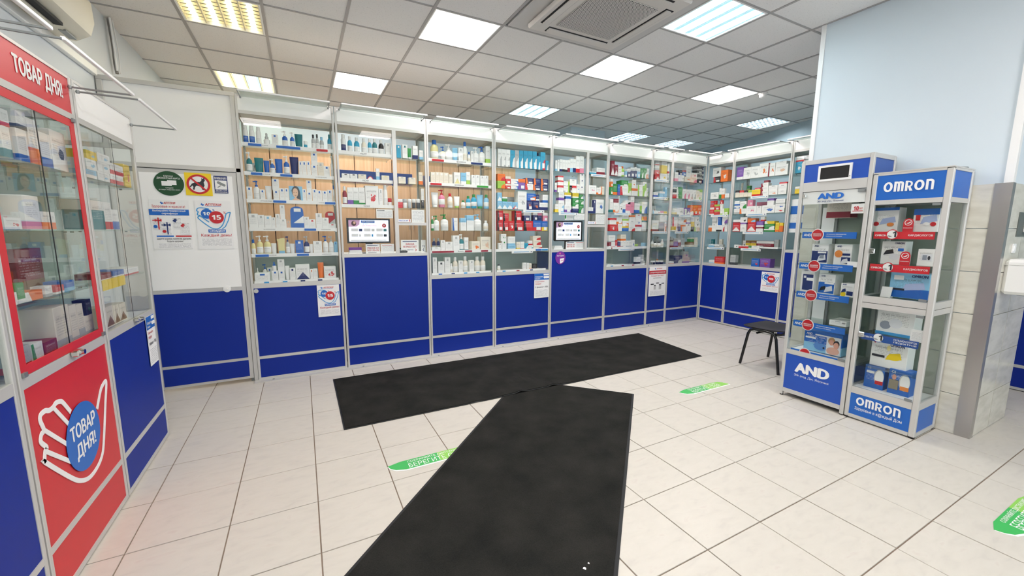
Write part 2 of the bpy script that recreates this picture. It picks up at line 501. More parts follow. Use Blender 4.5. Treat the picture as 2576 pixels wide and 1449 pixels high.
_TXT = {}
def text_bm(body, s0, s1, z0, z1, d, bold=0.0, shear=0.0, keep=False, align='C'):
    """lettering filling the rectangle s0..s1 x z0..z1 on the plane of depth d"""
    key = (body, bold, shear)
    if key not in _TXT:
        c = bpy.data.curves.new('lettering', 'FONT'); c.body = ''.join(chr(0x1D7EC+int(q)) if q.isdigit() and '1' in body else q for q in body);  c.shear = shear; c.align_x = 'LEFT'
        o = bpy.data.objects.new('lettering', c); COL.objects.link(o)
        dg = bpy.context.evaluated_depsgraph_get()
        vs, fs = fill_outlines(o.to_curve(dg))
        o.to_curve_clear(); bpy.data.objects.remove(o); bpy.data.curves.remove(c)
        if bold > 0.005:                      # heavier weight: the outlines set again a hair to either side
            n0 = len(vs); b0, f0 = list(vs), list(fs)
            for i_, (dx, dy) in enumerate(((bold*1.1, 0), (-bold*1.1, 0), (0, bold*0.6), (0, -bold*0.6))):
                vs += [(x+dx, y+dy, 0.002*(i_+1)) for x, y, z in b0]; fs += [tuple(k+n0*(i_+1) for k in f) for f in f0]
        _TXT[key] = (vs, fs)
    vs, fs = _TXT[key]
    xs = [v[0] for v in vs]; ys = [v[1] for v in vs]
    x0, x1, y0, y1 = min(xs), max(xs), min(ys), max(ys)
    ks, kz = (s1-s0)/(x1-x0), (z1-z0)/(y1-y0)
    os_, oz = s0, z0
    if keep:
        k = min(ks, kz)
        os_ = {'C': (s0+s1)/2-k*(x1-x0)/2, 'L': s0, 'R': s1-k*(x1-x0)}[align]; oz = (z0+z1)/2-k*(y1-y0)/2; ks = kz = k
    bm = bmesh.new()
    V = [bm.verts.new((os_+(v[0]-x0)*ks, d-v[2]*0.02, oz+(v[1]-y0)*kz)) for v in vs]
    for f in fs:
        try: bm.faces.new([V[i] for i in f])
        except ValueError: pass
    return bm

def text(name, body, s0, s1, z0, z1, d, m, parent, bold=0.012, shear=0.0, keep=True, align='C'):
    return obj(name, text_bm(body, s0, s1, z0, z1, d, bold, shear, keep, align), m, parent)

# a point of the photograph on a plane of the room
def ray(px, py): return (px-1288.0)/F_PX*RGT-(py-724.5)/F_PX*UPV+FWD
def on_plane(px, py, P, n):
    d = ray(px, py); n = np.asarray(n, float); return CAM+d*((np.asarray(P, float)-CAM)@n)/(d@n)
# ================================================================ the room
HC = 8.15                                   # ceiling height
Y_ROW, X_WING, X_SIDE = 2.57, 16.70, -0.31   # front planes of the three runs of display cases
XL, YB, YF = -1.42, 8.1, -12.6              # left wall, far staff-room wall, shop-front wall

# floor: screed, then every tile a piece
fl = struct('floor', BOX(-1.5, 24, YF, YB+0.1, -0.3, -0.012), mat('grout', '#8a7a6c', 0.9, noise=0.2, nscale=20), label='cream marbled tile floor with thin brown joints')
bm = bmesh.new(); bx(bm, 0.007, 0.993, 0.007, 0.993, -0.03, 0.0)
bmesh.ops.bevel(bm, geom=[e for e in bm.edges if all(v.co.z > -0.01 for v in e.verts)], offset=0.003, segments=1, affect='EDGES')
tile_me = mesh_of('tile', bm, MATS['floor_tile'])
cells = [(i, j) for i in range(-1, 17) for j in range(-9, 3)]
cells = [c for c in cells if not (c[0] < -0.5 and c[1] < 0) and not (12.6 < c[0] < 13.5 and -6 < c[1] < -4)]
cells.sort(key=lambda c: (c[0]+0.5-CAM[0])**2+(c[1]+0.5-CAM[1])**2)
for i, j in cells[:296]:
    inst('floor_tile', tile_me, fl, (i, j, rnd.uniform(-0.002, 0.002)))
bm = bmesh.new()
rest = set(cells[296:]) | {(i, j) for i in range(-2, 24) for j in range(-13, 9)} - set(cells[:296])
for i, j in rest: bx(bm, i+0.007, i+0.993, j+0.007, j+0.993, -0.03, 0.0)
o = obj('floor_tiles_beyond', bm, MATS['floor_tile'], fl); o['kind'] = 'stuff'

# walls
struct('wall_left', BOX(XL-0.3, XL, YF, YB, 0, HC+0.4), PAINT, label='plain white painted wall behind the side cases')
struct('wall_back', BOX(XL-0.3, 24, YB, YB+0.3, 0, HC+0.4), STAFF, label='light blue wall at the back of the staff room')
struct('wall_front', BOXES((XL-0.3, 1.0, YF-0.3, YF, 0, HC+0.4), (1.0, 15.0, YF-0.3, YF, 0, 1.5), (1.0, 15.0, YF-0.3, YF, 6.6, HC+0.4), (5.4, 6.0, YF-0.3, YF, 1.5, 6.6), (10.4, 11.0, YF-0.3, YF, 1.5, 6.6), (15.0, 24, YF-0.3, YF, 0, HC+0.4)), PAINT, label='white shop-front wall with three windows added for light behind the viewer')
for n_, (a_, b_) in enumerate(((1.0, 5.4), (6.0, 10.4), (11.0, 15.0))):  # unseen windows put in so sky light brightens the room
    wn_ = bpy.data.objects.new('window_%d' % (n_+1), None); COL.objects.link(wn_); wn_['kind'] = 'structure'; wn_['label'] = 'shop-front window added for light behind the viewer'; wn_.location = (a_*U, YF*U, 1.5*U)
    w_ = b_-a_
    obj('window_frame', BOXES((0, w_, -0.2, -0.1, 0, 0.12), (0, w_, -0.2, -0.1, 4.98, 5.1), (0, 0.12, -0.2, -0.1, 0.12, 4.98), (w_-0.12, w_, -0.2, -0.1, 0.12, 4.98), (w_/2-0.06, w_/2+0.06, -0.2, -0.1, 0.12, 4.98)), ALU, wn_)
    obj('pane', BOX(0.12, w_/2-0.06, -0.16, -0.14, 0.12, 4.98), GLASS, wn_); obj('pane', BOX(w_/2+0.06, w_-0.12, -0.16, -0.14, 0.12, 4.98), GLASS, wn_)
bm = PRISM([(20.15, -0.3), (20.15+0.31*13, 12.7), (24.5, 12.7), (24.5, -12.9), (16.3, -12.9)], 0, HC+0.4)  # plan outline, turned upright below
for v in bm.verts: v.co = Vector((v.co.x, v.co.z, v.co.y))
bmesh.ops.recalc_face_normals(bm, faces=bm.faces[:])
struct('wall_right', bm, STAFF, label='blue grey wall running on behind the right-hand cases')
struct('column_rear', BOX(12.69, 14.55, 6.36, YB, 0, HC+0.3), STAFF, label='pale blue pier reaching the ceiling in the staff room')

# column with wall tiles below and paint above
CX0, CX1, CY0, CY1 = 12.44, 14.36, -6.44, -3.33
col = struct('column_1', BOX(CX0+0.03, CX1-0.02, CY0+0.03, CY1, 0, HC+0.3), mat('column_paint', '#d3dee5', 0.7), label='square column, pale blue paint above cream wall tiles')
TZ = [0.0, 0.74, 1.49, 2.24, 2.99, 3.74, 4.49]
yt = [CY0+0.02+0.94*k for k in range(4)]; yt[-1] = CY1; yt.append(CY1)
for a, b in zip(TZ, TZ[1:]):
    for c, d in ((CY0+0.01, -5.55), (-5.54, -4.6), (-4.59, -3.65), (-3.64, CY1)):
        obj('tile', BOX(CX0, CX0+0.03, c+0.004, d-0.004, a+0.006, b-0.006), MATS['wall_tile'], col)
    for c, d in ((CX0+0.01, 13.4), (13.41, CX1)):
        obj('tile', BOX(c+0.004, d-0.004, CY0, CY0+0.03, a+0.006, b-0.006), MATS['wall_tile'], col)
obj('corner_guard', BOXES((CX0-0.012, CX0+0.13, CY0-0.012, CY0, 0, 4.49), (CX0-0.012, CX0, CY0, CY0+0.19, 0, 4.49)), STEEL, col, label='satin steel corner strip')
obj('corner_bead', BOX(CX0-0.005, CX0+0.1, CY0-0.005, CY0+0.1, 4.49, HC), WHITE_P, col)
obj('corner_bead', BOX(CX0+0.01, CX0+0.12, CY1-0.08, CY1+0.01, 4.49, HC), WHITE_P, col)

# suspended ceiling: slab, T-bars, every panel a piece
GX = [0.05+1.55*i for i in range(-1, 15)]; GY = [-1.60+1.513*j for j in range(-7, 7)]
ce = struct('ceiling', BOX(XL-0.3, 24, YF-0.3, YB+0.3, HC+0.06, HC+0.3), mat('slab_grey', '#8a8a88', 0.9), label='suspended ceiling of square grey-white mineral panels')
bar = mat('ceiling_grid_bar', '#a9a7a6', 0.5)
for x in GX:
    if x > XL: obj('grid_bar', BOX(x-0.03, x+0.03, YF, YB, HC-0.014, HC+0.05), bar, ce)
for y in GY: obj('grid_bar', BOX(XL, 24, y-0.022, y+0.022, HC-0.012, HC+0.05), bar, ce)
panel_me = mesh_of('panel', BOX(0.02, 1.53, 0.02, 1.493, 0, 0.04), MATS['ceil_tile'])
LED = {(3, 1), (6, 1), (9, 1), (2, 4), (3, -4), (0, -4), (6, -6)}  # panels towards the shop front are out of view, added to balance the light
TUBES = {(6, -1): 'cool', (6, 4): 'cool', (0, 2): 'warm', (0, 5): 'mixed', (10, 5): 'far', (12, 5): 'far', (12, 2): 'far', (0, -1): 'warm'}  # the fixture over the side cases is an unseen extra, added for light
CASS = {(4, -1), (5, -1), (4, 0), (5, 0)}
def gx(i): return 0.05+1.55*i
def gy(j): return -1.60+1.513*j
for i in range(-1, 15):
    for j in range(-7, 7):
        if (i, j) in LED or (i, j) in TUBES or (i, j) in CASS: continue
        if gx(i) > 23: continue
        if gy(j+1) < -5.0 or gx(i) > 22: continue
        inst('ceiling_panel', panel_me, ce, (gx(i), gy(j), HC+rnd.uniform(-0.003, 0.004)))
bm = bmesh.new()
for i in range(-1, 15):
    for j in range(-8, 7):
        if (i, j) in LED or (i, j) in TUBES or (i, j) in CASS: continue
        if gy(j+1) < -5.0 or gx(i) > 22: bx(bm, gx(i)+0.02, gx(i)+1.53, gy(j)+0.02, gy(j)+1.493, HC, HC+0.04)
o = obj('ceiling_panels_beyond', bm, MATS['ceil_tile'], ce); o['kind'] = 'stuff'

# ceiling lights
WHERE = {(3, 1): 'above the mat by the second till row', (6, 1): 'beside the ceiling air cassette', (9, 1): 'next to the smoke detector',
         (2, 4): 'above the first till case', (3, -4): 'added for light, behind the viewer over the entrance mat', (6, -5): 'between the shop front and the air cassette',
         (0, -4): 'added for light, unseen over the red case', (3, -6): 'nearest the shop front', (6, -6): 'added for light, unseen at the shop front', (9, -6): 'at the shop front end',
         (6, -1): 'cool white, beside the column and air cassette', (6, 4): 'cool white, above the second till case', (0, 2): 'yellowish, near the wall air conditioner',
         (0, 5): 'half warm and half blue, above the white door', (10, 5): 'above the corner in the staff room', (12, 5): 'behind the corner case in the staff room',
         (12, 2): 'above the right-hand cases by the column', (0, -1): 'added for light, unseen over the side cases', (9, -2): 'above the black chair'}
led_m = emit('led_panel_light', '#fff6f2', PANEL_POWER)
for (i, j) in sorted(LED):
    t = thing('led_ceiling_panel', 'flat square white LED ceiling panel ' + WHERE[(i, j)], 'ceiling light', (gx(i)+0.775, gy(j)+0.756, HC), group='LED panels in the ceiling')
    h, k = 0.745, 0.727
    obj('frame', BOXES((-h, h, -k, -k+0.03, -0.012, 0.05), (-h, h, k-0.03, k, -0.012, 0.05), (-h, -h+0.03, -k+0.03, k-0.03, -0.012, 0.05), (h-0.03, h, -k+0.03, k-0.03, -0.012, 0.05)), WHITE_P, t)
    obj('diffuser', BOX(-h+0.03, h-0.03, -k+0.03, k-0.03, 0.0, 0.04), led_m, t)
for (i, j), kind in sorted(TUBES.items()):
    t = thing('louvre_ceiling_light', 'square four-tube louvre light, ' + WHERE[(i, j)], 'ceiling light', (gx(i)+0.775, gy(j)+0.756, HC), group='tube lights in the ceiling')
    h, k = 0.745, 0.727
    obj('frame', BOXES((-h, h, -k, -k+0.035, -0.015, 0.3), (-h, h, k-0.035, k, -0.015, 0.3), (-h, -h+0.035, -k+0.035, k-0.035, -0.015, 0.3), (h-0.035, h, -k+0.035, k-0.035, -0.015, 0.3)), WHITE_P, t)
    refl = {'cool': mat('louvre_white', '#eef4f6', 0.3), 'warm': mat('louvre_cream', '#f3eccf', 0.35), 'mixed': mat('louvre_cream', '#f3eccf', 0.35), 'far': mat('louvre_silver', '#8f9aa0', 0.35, 0.6)}[kind]
    obj('reflector', BOX(-h+0.035, h-0.035, -k+0.035, k-0.035, 0.27, 0.3), refl, t)
    pw = {'cool': ('#dcf4fb', TUBE_POWER*1.3), 'warm': ('#fff3c4', TUBE_POWER*0.8), 'mixed': ('#fff3c4', TUBE_POWER*0.7), 'far': ('#f2fbff', TUBE_POWER*2.8)}[kind]
    for q in range(4):
        x = -h+0.035+(q+0.5)*(2*h-0.07)/4
        col_, p_ = pw
        if kind == 'mixed' and q == 2: col_ = '#cfeeff'
        em = emit('tube_%s_%s' % (kind, col_), col_, p_)
        if kind in ('cool', 'mixed'):        # broad milky troughs right under the tubes
            bm = bmesh.new(); n = 8; hw = (2*h-0.07)/8-0.012
            A = [bm.verts.new((x+hw*math.cos(math.pi*e/n), -k+0.036, 0.045-0.05*math.sin(math.pi*e/n))) for e in range(n+1)]
            B = [bm.verts.new((v.co.x, k-0.036, v.co.z)) for v in A]
            for e in range(n): bm.faces.new((A[e], A[e+1], B[e+1], B[e]))
            bm.faces.new(A[::-1]); bm.faces.new(B); bm.faces.new((A[0], B[0], B[-1], A[-1]))
            bmesh.ops.recalc_face_normals(bm, faces=bm.faces[:])
            o = obj('tube', bm, em, t)
            o.data.materials.append(emit('trough_%s_%s' % (kind, col_), '#a9e6f7' if kind == 'cool' else col_, 0.6))   # the milky rims glow far less than the middle
            for p in o.data.polygons:
                if abs(p.center.x/U-x) > hw*0.55: p.material_index = 1
        else:
            obj('tube', TUBE([(x, -k+0.05, 0.13), (x, k-0.05, 0.13)], 0.09, 8), em, t, smooth=True)
    for q in range(5):                       # long V-shaped louvre rails
        x = -h+0.035+q*(2*h-0.07)/4
        bm = bmesh.new()
        pr = [(x-0.012, 0.0), (x+0.012, 0.0), (x+0.03, 0.2), (x-0.03, 0.2)] if kind in ('warm', 'far') else [(x-0.01, 0.01), (x+0.01, 0.01), (x+0.012, 0.2), (x-0.012, 0.2)]
        A = [bm.verts.new((a, -k+0.036, c)) for a, c in pr]; B = [bm.verts.new((a, k-0.036, c)) for a, c in pr]
        bm.faces.new(A); bm.faces.new(B[::-1])
        for e in range(4): bm.faces.new((A[e], B[e], B[(e+1) % 4], A[(e+1) % 4]))
        bmesh.ops.recalc_face_normals(bm, faces=bm.faces[:])
        obj('louvre_rail', bm, refl, t)
    if kind in ('warm', 'far'):
        for q in range(1, 9):
            y = -k+q*2*k/9
            obj('cross_louvre', BOX(-h+0.036, h-0.036, y-0.006, y+0.006, 0.0, 0.05), refl, t)

# air-conditioning cassette
t = thing('ceiling_air_cassette', 'square white ceiling air-conditioning cassette with perforated grey grille', 'air conditioner', (7.82, -1.62, HC))
acw = mat('cassette_cream', '#d8d4ce', 0.5)
obj('panel', BOX(-1.5, 1.5, -1.47, 1.47, -0.03, 0.05, 0.01), mat('cassette_frame', '#c9c7c4', 0.5), t)
obj('body', BOX(-1.17, 1.17, -1.17, 1.17, -0.14, -0.028, 0.03), acw, t)
obj('grille', BOX(-0.72, 0.72, -0.72, 0.72, -0.165, -0.138, 0.01), MATS['perf'], t)
for k in range(4):
    c, s = round(math.cos(k*math.pi/2)), round(math.sin(k*math.pi/2))
    def R4(x, y): return (c*x-s*y, s*x+c*y)
    def rb(x0, x1, y0, y1, z0, z1):
        a, b = R4(x0, y0), R4(x1, y1); return BOX(a[0], b[0], a[1], b[1], z0, z1)
    obj('air_slot', rb(-0.8, 0.8, 0.86, 1.06, -0.148, -0.138), mat('slot_black', '#1b1c1e', 0.7), t)
    obj('vane', rb(-0.78, 0.78, 0.89, 1.02, -0.172, -0.15), acw, t)
obj('badge', BOX(-0.3, -0.1, -0.84, -0.78, -0.146, -0.139), ALU_D, t)
t = thing('smoke_detector', 'small round white smoke detector on the ceiling', 'smoke detector', (15.68, -0.09, HC))
obj('base', lathe([(0.14, -0.04), (0.14, -0.012)], 16, cy=0), WHITE_P, t, True)
obj('head', lathe([(0.05, -0.16), (0.1, -0.13), (0.115, -0.045)], 16, cy=0), WHITE_P, t, True)

# wall air conditioner, trunking and loose cable on the left wall
t = thing('wall_air_conditioner', 'cream split air conditioner high on the wall above the side cases', 'air conditioner', (XL, -1.35, 6.8))
cream = mat('ac_cream', '#e9e2cf', 0.4)
prof = [(0.02, 0.0), (0.3, -0.02), (0.5, 0.1), (0.56, 0.3), (0.55, 0.62), (0.44, 0.76), (0.02, 0.78)]
bm = bmesh.new(); A = [bm.verts.new((x, 0, z)) for x, z in prof]; B = [bm.verts.new((x, 2.5, z)) for x, z in prof]
bm.faces.new(A); bm.faces.new(B[::-1])
for e in range(len(prof)): bm.faces.new((A[e], B[e], B[(e+1) % len(prof)], A[(e+1) % len(prof)]))
bmesh.ops.recalc_face_normals(bm, faces=bm.faces[:]); bmesh.ops.bevel(bm, geom=[e for e in bm.edges if abs(e.verts[0].co.y-e.verts[1].co.y) < 0.01], offset=0.06, segments=2, affect='EDGES')
obj('body', bm, cream, t, True)
obj('air_slot', BOX(0.16, 0.4, 0.15, 1.75, -0.045, 0.0), mat('slot_black', '#1b1c1e', 0.7), t)
obj('louvre', BOX(0.22, 0.3, 0.15, 1.75, -0.07, -0.047), cream, t)
obj('display', BOX(0.25, 0.34, 2.0, 2.35, -0.028, -0.005), ALU_D, t)
tag(obj('cable_trunking', BOX(XL, XL+0.08, -5.5, 2.55, 6.66, 6.8, 0.01), WHITE_P), 'white cable trunking along the wall under the air conditioner', 'trunking')
t = thing('loose_cable_bundle', 'grey cable bundle hanging from the ceiling at the left wall', 'cable', (XL+0.06, 3.6, 7.05))
obj('cable', TUBE([(0, -0.02, 1.08), (0.02, 0.0, 0.6), (0.0, 0.06, 0.2), (0.02, 0.04, 0.0)], 0.035, 6), mat('cable_grey', '#8d8a86', 0.6), t, True)
obj('cable', TUBE([(0.05, -0.1, 1.08), (0.05, -0.05, 0.5), (0.03, 0.02, 0.05)], 0.02, 6), WHITE_P, t, True)
obj('cable', TUBE([(0.05, 0.03, 1.08), (0.06, 0.14, 0.5), (0.06, 0.1, 0.02)], 0.012, 6), WHITE_P, t, True)

# staff-room cupboards behind the glass
for k, (a, b) in enumerate(zip(np.linspace(-1.35, 10.4, 10), np.linspace(-1.35, 10.4, 10)[1:])):
    names = ['first', 'second', 'third', 'fourth', 'fifth', 'sixth', 'seventh', 'eighth', 'ninth']
    t = thing('staff_cupboard', 'tall beech staff-room cupboard, %s along the back wall' % names[k], 'cupboard', (a, 7.15, 0), group='beech cupboards in the staff room')
    w = b-a
    obj('carcass', BOX(0.01, w-0.01, 0.06, 0.93, 0.1, 6.3), MATS['beech'], t)
    obj('door', BOX(0.015, w/2-0.008, 0.0, 0.055, 0.12, 6.28, 0.006), MATS['beech'], t)
    obj('door', BOX(w/2+0.008, w-0.015, 0.0, 0.055, 0.12, 6.28, 0.006), MATS['beech'], t)
    obj('handle', TUBE([(w/2-0.07, -0.05, 3.7), (w/2-0.07, -0.05, 4.1)], 0.015, 6), CHROME, t)
    obj('handle', TUBE([(w/2+0.07, -0.05, 3.7), (w/2+0.07, -0.05, 4.1)], 0.015, 6), CHROME, t)
    obj('plinth', BOX(0.02, w-0.02, 0.1, 0.9, 0, 0.1), BLACK, t)

# mats
pile, rub = MATS['pile'], mat('mat_rubber_edge', '#1e2022', 0.7)
e1 = Vector((-0.718, -0.696)); n1 = Vector((0.696, -0.718)); c1 = Vector((8.52, -2.21))
def under(x, y):                              # is mat two below this spot
    p = Vector((x, y))-c1; return -0.05 < p.dot(e1) < 9 and -2.83 < p.dot(n1) < 0.05
def mat_mesh(fz, uv, nu, nv, th):
    bm = bmesh.new(); T = [[None]*(nv+1) for _ in range(nu+1)]; Bt = [[None]*(nv+1) for _ in range(nu+1)]
    for i in range(nu+1):
        for j in range(nv+1):
            x, y = uv(i/nu, j/nv); z = fz(x, y)
            T[i][j] = bm.verts.new((x, y, z+th)); Bt[i][j] = bm.verts.new((x, y, z))
    for i in range(nu):
        for j in range(nv):
            bm.faces.new((T[i][j], T[i+1][j], T[i+1][j+1], T[i][j+1])); bm.faces.new((Bt[i][j], Bt[i][j+1], Bt[i+1][j+1], Bt[i+1][j]))
    for i in range(nu):
        bm.faces.new((T[i][0], Bt[i][0], Bt[i+1][0], T[i+1][0])); bm.faces.new((T[i][nv], T[i+1][nv], Bt[i+1][nv], Bt[i][nv]))
    for j in range(nv):
        bm.faces.new((T[0][j], T[0][j+1], Bt[0][j+1], Bt[0][j])); bm.faces.new((T[nu][j], Bt[nu][j], Bt[nu][j+1], T[nu][j+1]))
    return bm
def smooth_under(x, y):
    s = 0
    for dx in (-0.12, 0, 0.12):
        for dy in (-0.12, 0, 0.12): s += under(x+dx, y+dy)
    return s/9
def z1(x, y):
    w = max(0.0, 1-(y+1.0)/0.25)
    return 0.002+0.026*smooth_under(x, y)+w*(0.03*max(0, math.sin(x*7.3))**4*(5.6 < x < 7.6)+0.018*math.exp(-((x-5.15)/0.12)**2))
t = thing('entrance_mat', 'long black mat lying in front of the main display cases', 'mat', (0, 0, 0), group='black floor mats')
obj('pile', mat_mesh(z1, lambda a, b: (2.53+a*(9.82+0.29*b), -0.99+b*2.82), 150, 24, 0.022), pile, t)
bm = mat_mesh(z1, lambda a, b: (2.50+a*(9.87+0.3*b), -1.02+b*2.88), 150, 24, 0.008)
obj('rubber_edge', bm, rub, t)
t = thing('entrance_mat', 'black mat laid diagonally, running towards the viewer', 'mat', (0, 0, 0), group='black floor mats')
def uv2(m):
    return lambda a, b: tuple(c1+e1*(m+a*(7.4-m))-n1*(m+b*(2.78-2*m)))
obj('pile', mat_mesh(lambda x, y: 0.001, uv2(0.045), 8, 4, 0.022), pile, t)
obj('rubber_edge', mat_mesh(lambda x, y: 0.001, uv2(0.0), 8, 4, 0.008), rub, t)

# distance stickers on the floor
def sticker(x, y, lab, rz=0.0):
    t = thing('floor_sticker', lab, 'sticker', (x, y, 0), rz, group='green distance stickers on the floor')
    def flat(bm):
        for v in bm.verts: v.co = Vector((v.co.x, v.co.z, 0.004-v.co.y))
        bmesh.ops.recalc_face_normals(bm, faces=bm.faces[:]); return bm
    W, H = 1.5, 0.24
    out = [(0, 0), (0.03, -0.08), (0.1, -0.15), (0.25, -0.2), (W-0.15, -0.2), (W, -0.2), (W, -0.17), (W-0.04, -0.06), (W-0.12, 0.02), (W-0.3, 0.05), (0.2, 0.05)]
    obj('backing', flat(PRISM([(a*1.02-0.01, c*1.1-0.01) for a, c in out], 0, 0.003)), PAPER, t)
    obj('band', flat(PRISM([p for p in out if p[0] <= 0.8]+[], 0, 0.003) if False else PRISM([(0, 0), (0.03, -0.08), (0.1, -0.15), (0.25, -0.2), (0.8, -0.2), (0.8, 0.05), (0.2, 0.05)], -0.002, 0.0)), GREEN, t)
    obj('band', flat(PRISM([(0.8, 0.05), (0.8, -0.2), (W, -0.2), (W, -0.17), (W-0.04, -0.06), (W-0.12, 0.02), (W-0.3, 0.05)], -0.002, 0.0)), LIME, t)
    o1 = text_bm('СОХРАНЯЙТЕ ДИСТАНЦИЮ', 0.3, 1.25, -0.04, 0.035, -0.0035, 0.01)
    obj('lettering', flat(o1), PAPER, t)
    obj('lettering', flat(text_bm('БЕРЕГИТЕ СЕБЯ', 0.3, 1.25, -0.18, -0.06, -0.0035, 0.004)), PAPER, t)
sticker(3.0, -2.6, 'green distance sticker on the floor, half covered by the diagonal mat')
sticker(9.52, -2.6, 'green distance sticker on the floor between the mats and the chair')
sticker(9.46, -7.42, 'green distance sticker on the floor nearest the tiled column')

# aluminium floor strip under the main run, with screw heads
t = thing('floor_track', 'aluminium track screwed to the floor along the main display cases', 'floor track', (0, 0, 0))
obj('rail', BOXES((0.8, 16.6, Y_ROW-0.16, Y_ROW+0.02, 0.0, 0.03)), ALU, t)
for k in range(8): obj('screw', lathe([(0.025, 0.03), (0.02, 0.042)], 8, cx=1.2+k*2.1, cy=Y_ROW-0.09), ALU_D, t)
# ================================================================ display cases
FROST = frosted('frosted_back_panel', '#a9b6b2', 0.12)
LAMPW = mat('lamp_bar_white', '#f4f4f3', 0.35)
class Case:
    def __init__(s, name, label, x, y, rz, w, short):
        s.o = thing(name, label, 'display case', (x, y, 0), rz, group='aluminium display cases')
        s.x, s.y, s.rz, s.w, s.short = x, y, rz, w, short
        c, n = math.cos(rz), math.sin(rz)
        s.S = np.array([c, n, 0]); s.D = np.array([-n, c, 0]); s.P0 = np.array([x, y, 0])
        s.items = {}
    def at(s, px, py, d):
        q = on_plane(px, py, s.P0+s.D*d, s.D)-s.P0
        return float(q@s.S), float(q[2])
    def world(s, a, d, z): return tuple(s.P0+s.S*a+s.D*d+np.array([0, 0, z]))

def strip(c, s0, s1, z, parent, texts=(), h=0.085, m=None):
    """white price strip on the front edge of a shelf; texts: (s0, s1, kind)"""
    st = obj('price_strip', BOX(s0, s1, 0.045, 0.06, z-0.025, z+h-0.025), m or WHITE_P, parent)
    for a, b, k in texts:
        zc = z+h/2-0.025
        if k in ('b', 'r', 'g', 'm', 'l', 'n'):
            mm = {'b': SIGN_BLUE, 'r': SIGN_RED, 'g': mat('ticket_green', '#3c9a3c', 0.5), 'm': mat('ticket_maroon', '#9c2038', 0.5), 'l': SIGN_LB, 'n': NAVY}[k]
            o = obj('ticket', BOX(a, b, 0.028, 0.044, zc-0.03, zc+0.022), mm, st)
        else: text('lettering', k, a, b, zc-0.02, zc+0.02, 0.043, INK, st, 0.004)
    return st

def light_bar(c, s0, s1, z, reach=0.58, board=True):
    """lamp bar carried on two arms in front of the header"""
    for a in (s0, s1):
        obj('lamp_arm', TUBE([(a, 0.0, z), (a, -reach, z-0.01)], 0.011, 6), ALU_D, c.o)
        obj('lamp_knob', lathe([(0.017, z-0.02), (0.02, z), (0.017, z+0.02)], 10, cx=a, cy=-0.02), ALU_D, c.o, True)
    obj('light_bar', BOX(s0, s1, -reach-0.02, -reach+0.012, z-0.02, z+0.012, 0.004), LAMPW, c.o)
    if board: obj('canopy_board', BOX(s0+0.02, s1-0.02, -reach+0.012, -0.005, z+0.015, z+0.022), MILK, c.o)

def case(name, label, short, x, y, rz, w, shelves, ztop=6.67, zhead=6.27, zglass=2.40, zb=2.29, depth=0.95, header=WHITE, panel=BLUE, back_low=True,
         bays=None, blue_back=None, bar=True, strips={}, glass_top=False, bar0=0.12):
    c = Case(name, label, x, y, rz, w, short); o = c.o; p = 0.05; D = depth
    for a in (0.005, w-p-0.005):
        for d in (0.0, D-p): obj('post', BOX(a, a+p, d, d+p, 0.02, ztop, 0.006), ALU, o)
    a0, a1 = p+0.005, w-p-0.005
    # frame rails
    for z0, z1 in ((0.02, 0.08), (0.545, 0.615), (zb, zglass), (zhead, zhead+0.07), (ztop-0.03, ztop)):
        obj('rail', BOX(a0, a1, 0.003, 0.05, z0, z1), ALU, o)
    for z0, z1 in ((zb, zglass), (zhead, zhead+0.07)):
        obj('rail', BOX(a0, a1, D-0.05, D, z0, z1), ALU, o)
        for a in (0.006, w-p-0.004): obj('rail', BOX(a, a+p-0.002, p, D-p, z0, z1), ALU, o)
    obj('header_panel', BOX(a0, a1, 0.012, 0.03, zhead+0.07, ztop-0.03), header, o)
    obj('top_panel', BOX(a0, a1, p, D-p, zhead+0.045, zhead+0.065), GLASS_SIDE if glass_top else WHITE, o)
    obj('plinth_panel', BOX(a0, a1, 0.012, 0.03, 0.08, 0.545), panel, o)
    obj('front_panel', BOX(a0, a1, 0.012, 0.03, 0.615, zb), panel, o)
    obj('base_panel', BOX(a0, a1, 0.05, D-0.05, zb+0.06, zb+0.09), WHITE, o)
    for a in (0.022, w-0.036): obj('side_panel', BOX(a, a+0.014, p, D-p, 0.08, zb), panel, o)
    for a in (0.022, w-0.034): obj('side_glass', BOX(a, a+0.012, p, D-p, zglass, zhead), GLASS_SIDE, o)
    if back_low: obj('back_panel', BOX(a0, a1, D-0.03, D-0.02, zglass, 3.02), FROST, o)
    if blue_back: obj('back_panel', BOX(blue_back[0], blue_back[1], D-0.05, D-0.035, blue_back[2], blue_back[3]), mat('blue_back_band', '#4a63b0', 0.5), o)
    if not bays: bays = [(a0, a1, shelves)]
    c.shelves = []
    for bi, (b0, b1, sh) in enumerate(bays):
        obj('front_glass', BOX(b0, b1, 0.016, 0.026, zglass, zhead), GLASS, o)
        for k, z in enumerate(sh):
            s_ = obj('shelf', BOX(b0+0.01, b1-0.01, 0.062, D-0.08, z-0.022, z), GLASS_S, o)
            for d in (0.2, 0.75):
                for a in (b0+0.012, b1-0.03): obj('shelf_clip', BOX(a, a+0.018, d, d+0.03, z-0.04, z-0.023), CHROME, s_)
            if (bi, k) in strips: strip(c, b0+0.01, b1-0.01, z, s_, strips[(bi, k)])
        if bi: obj('mullion', BOX(bays[bi-1][1], b0, 0.0, 0.05, zglass, zhead), ALU, o)
    if bar: light_bar(c, bar0, w-p-0.07, ztop-0.06)
    return c

SH = [5.60, 4.95, 4.33, 3.67, 3.05]
ROW = {}
def s_of(c, crop, a, b=None, d=0.05, y=300):
    return c.at(crop[0]+a/crop[2], crop[1]+y/crop[2], d)[0]
C4, C5, C6, C7 = (590, 220, 4.83), (590, 500, 4.83), (1060, 270, 4.83), (1060, 550, 4.83)

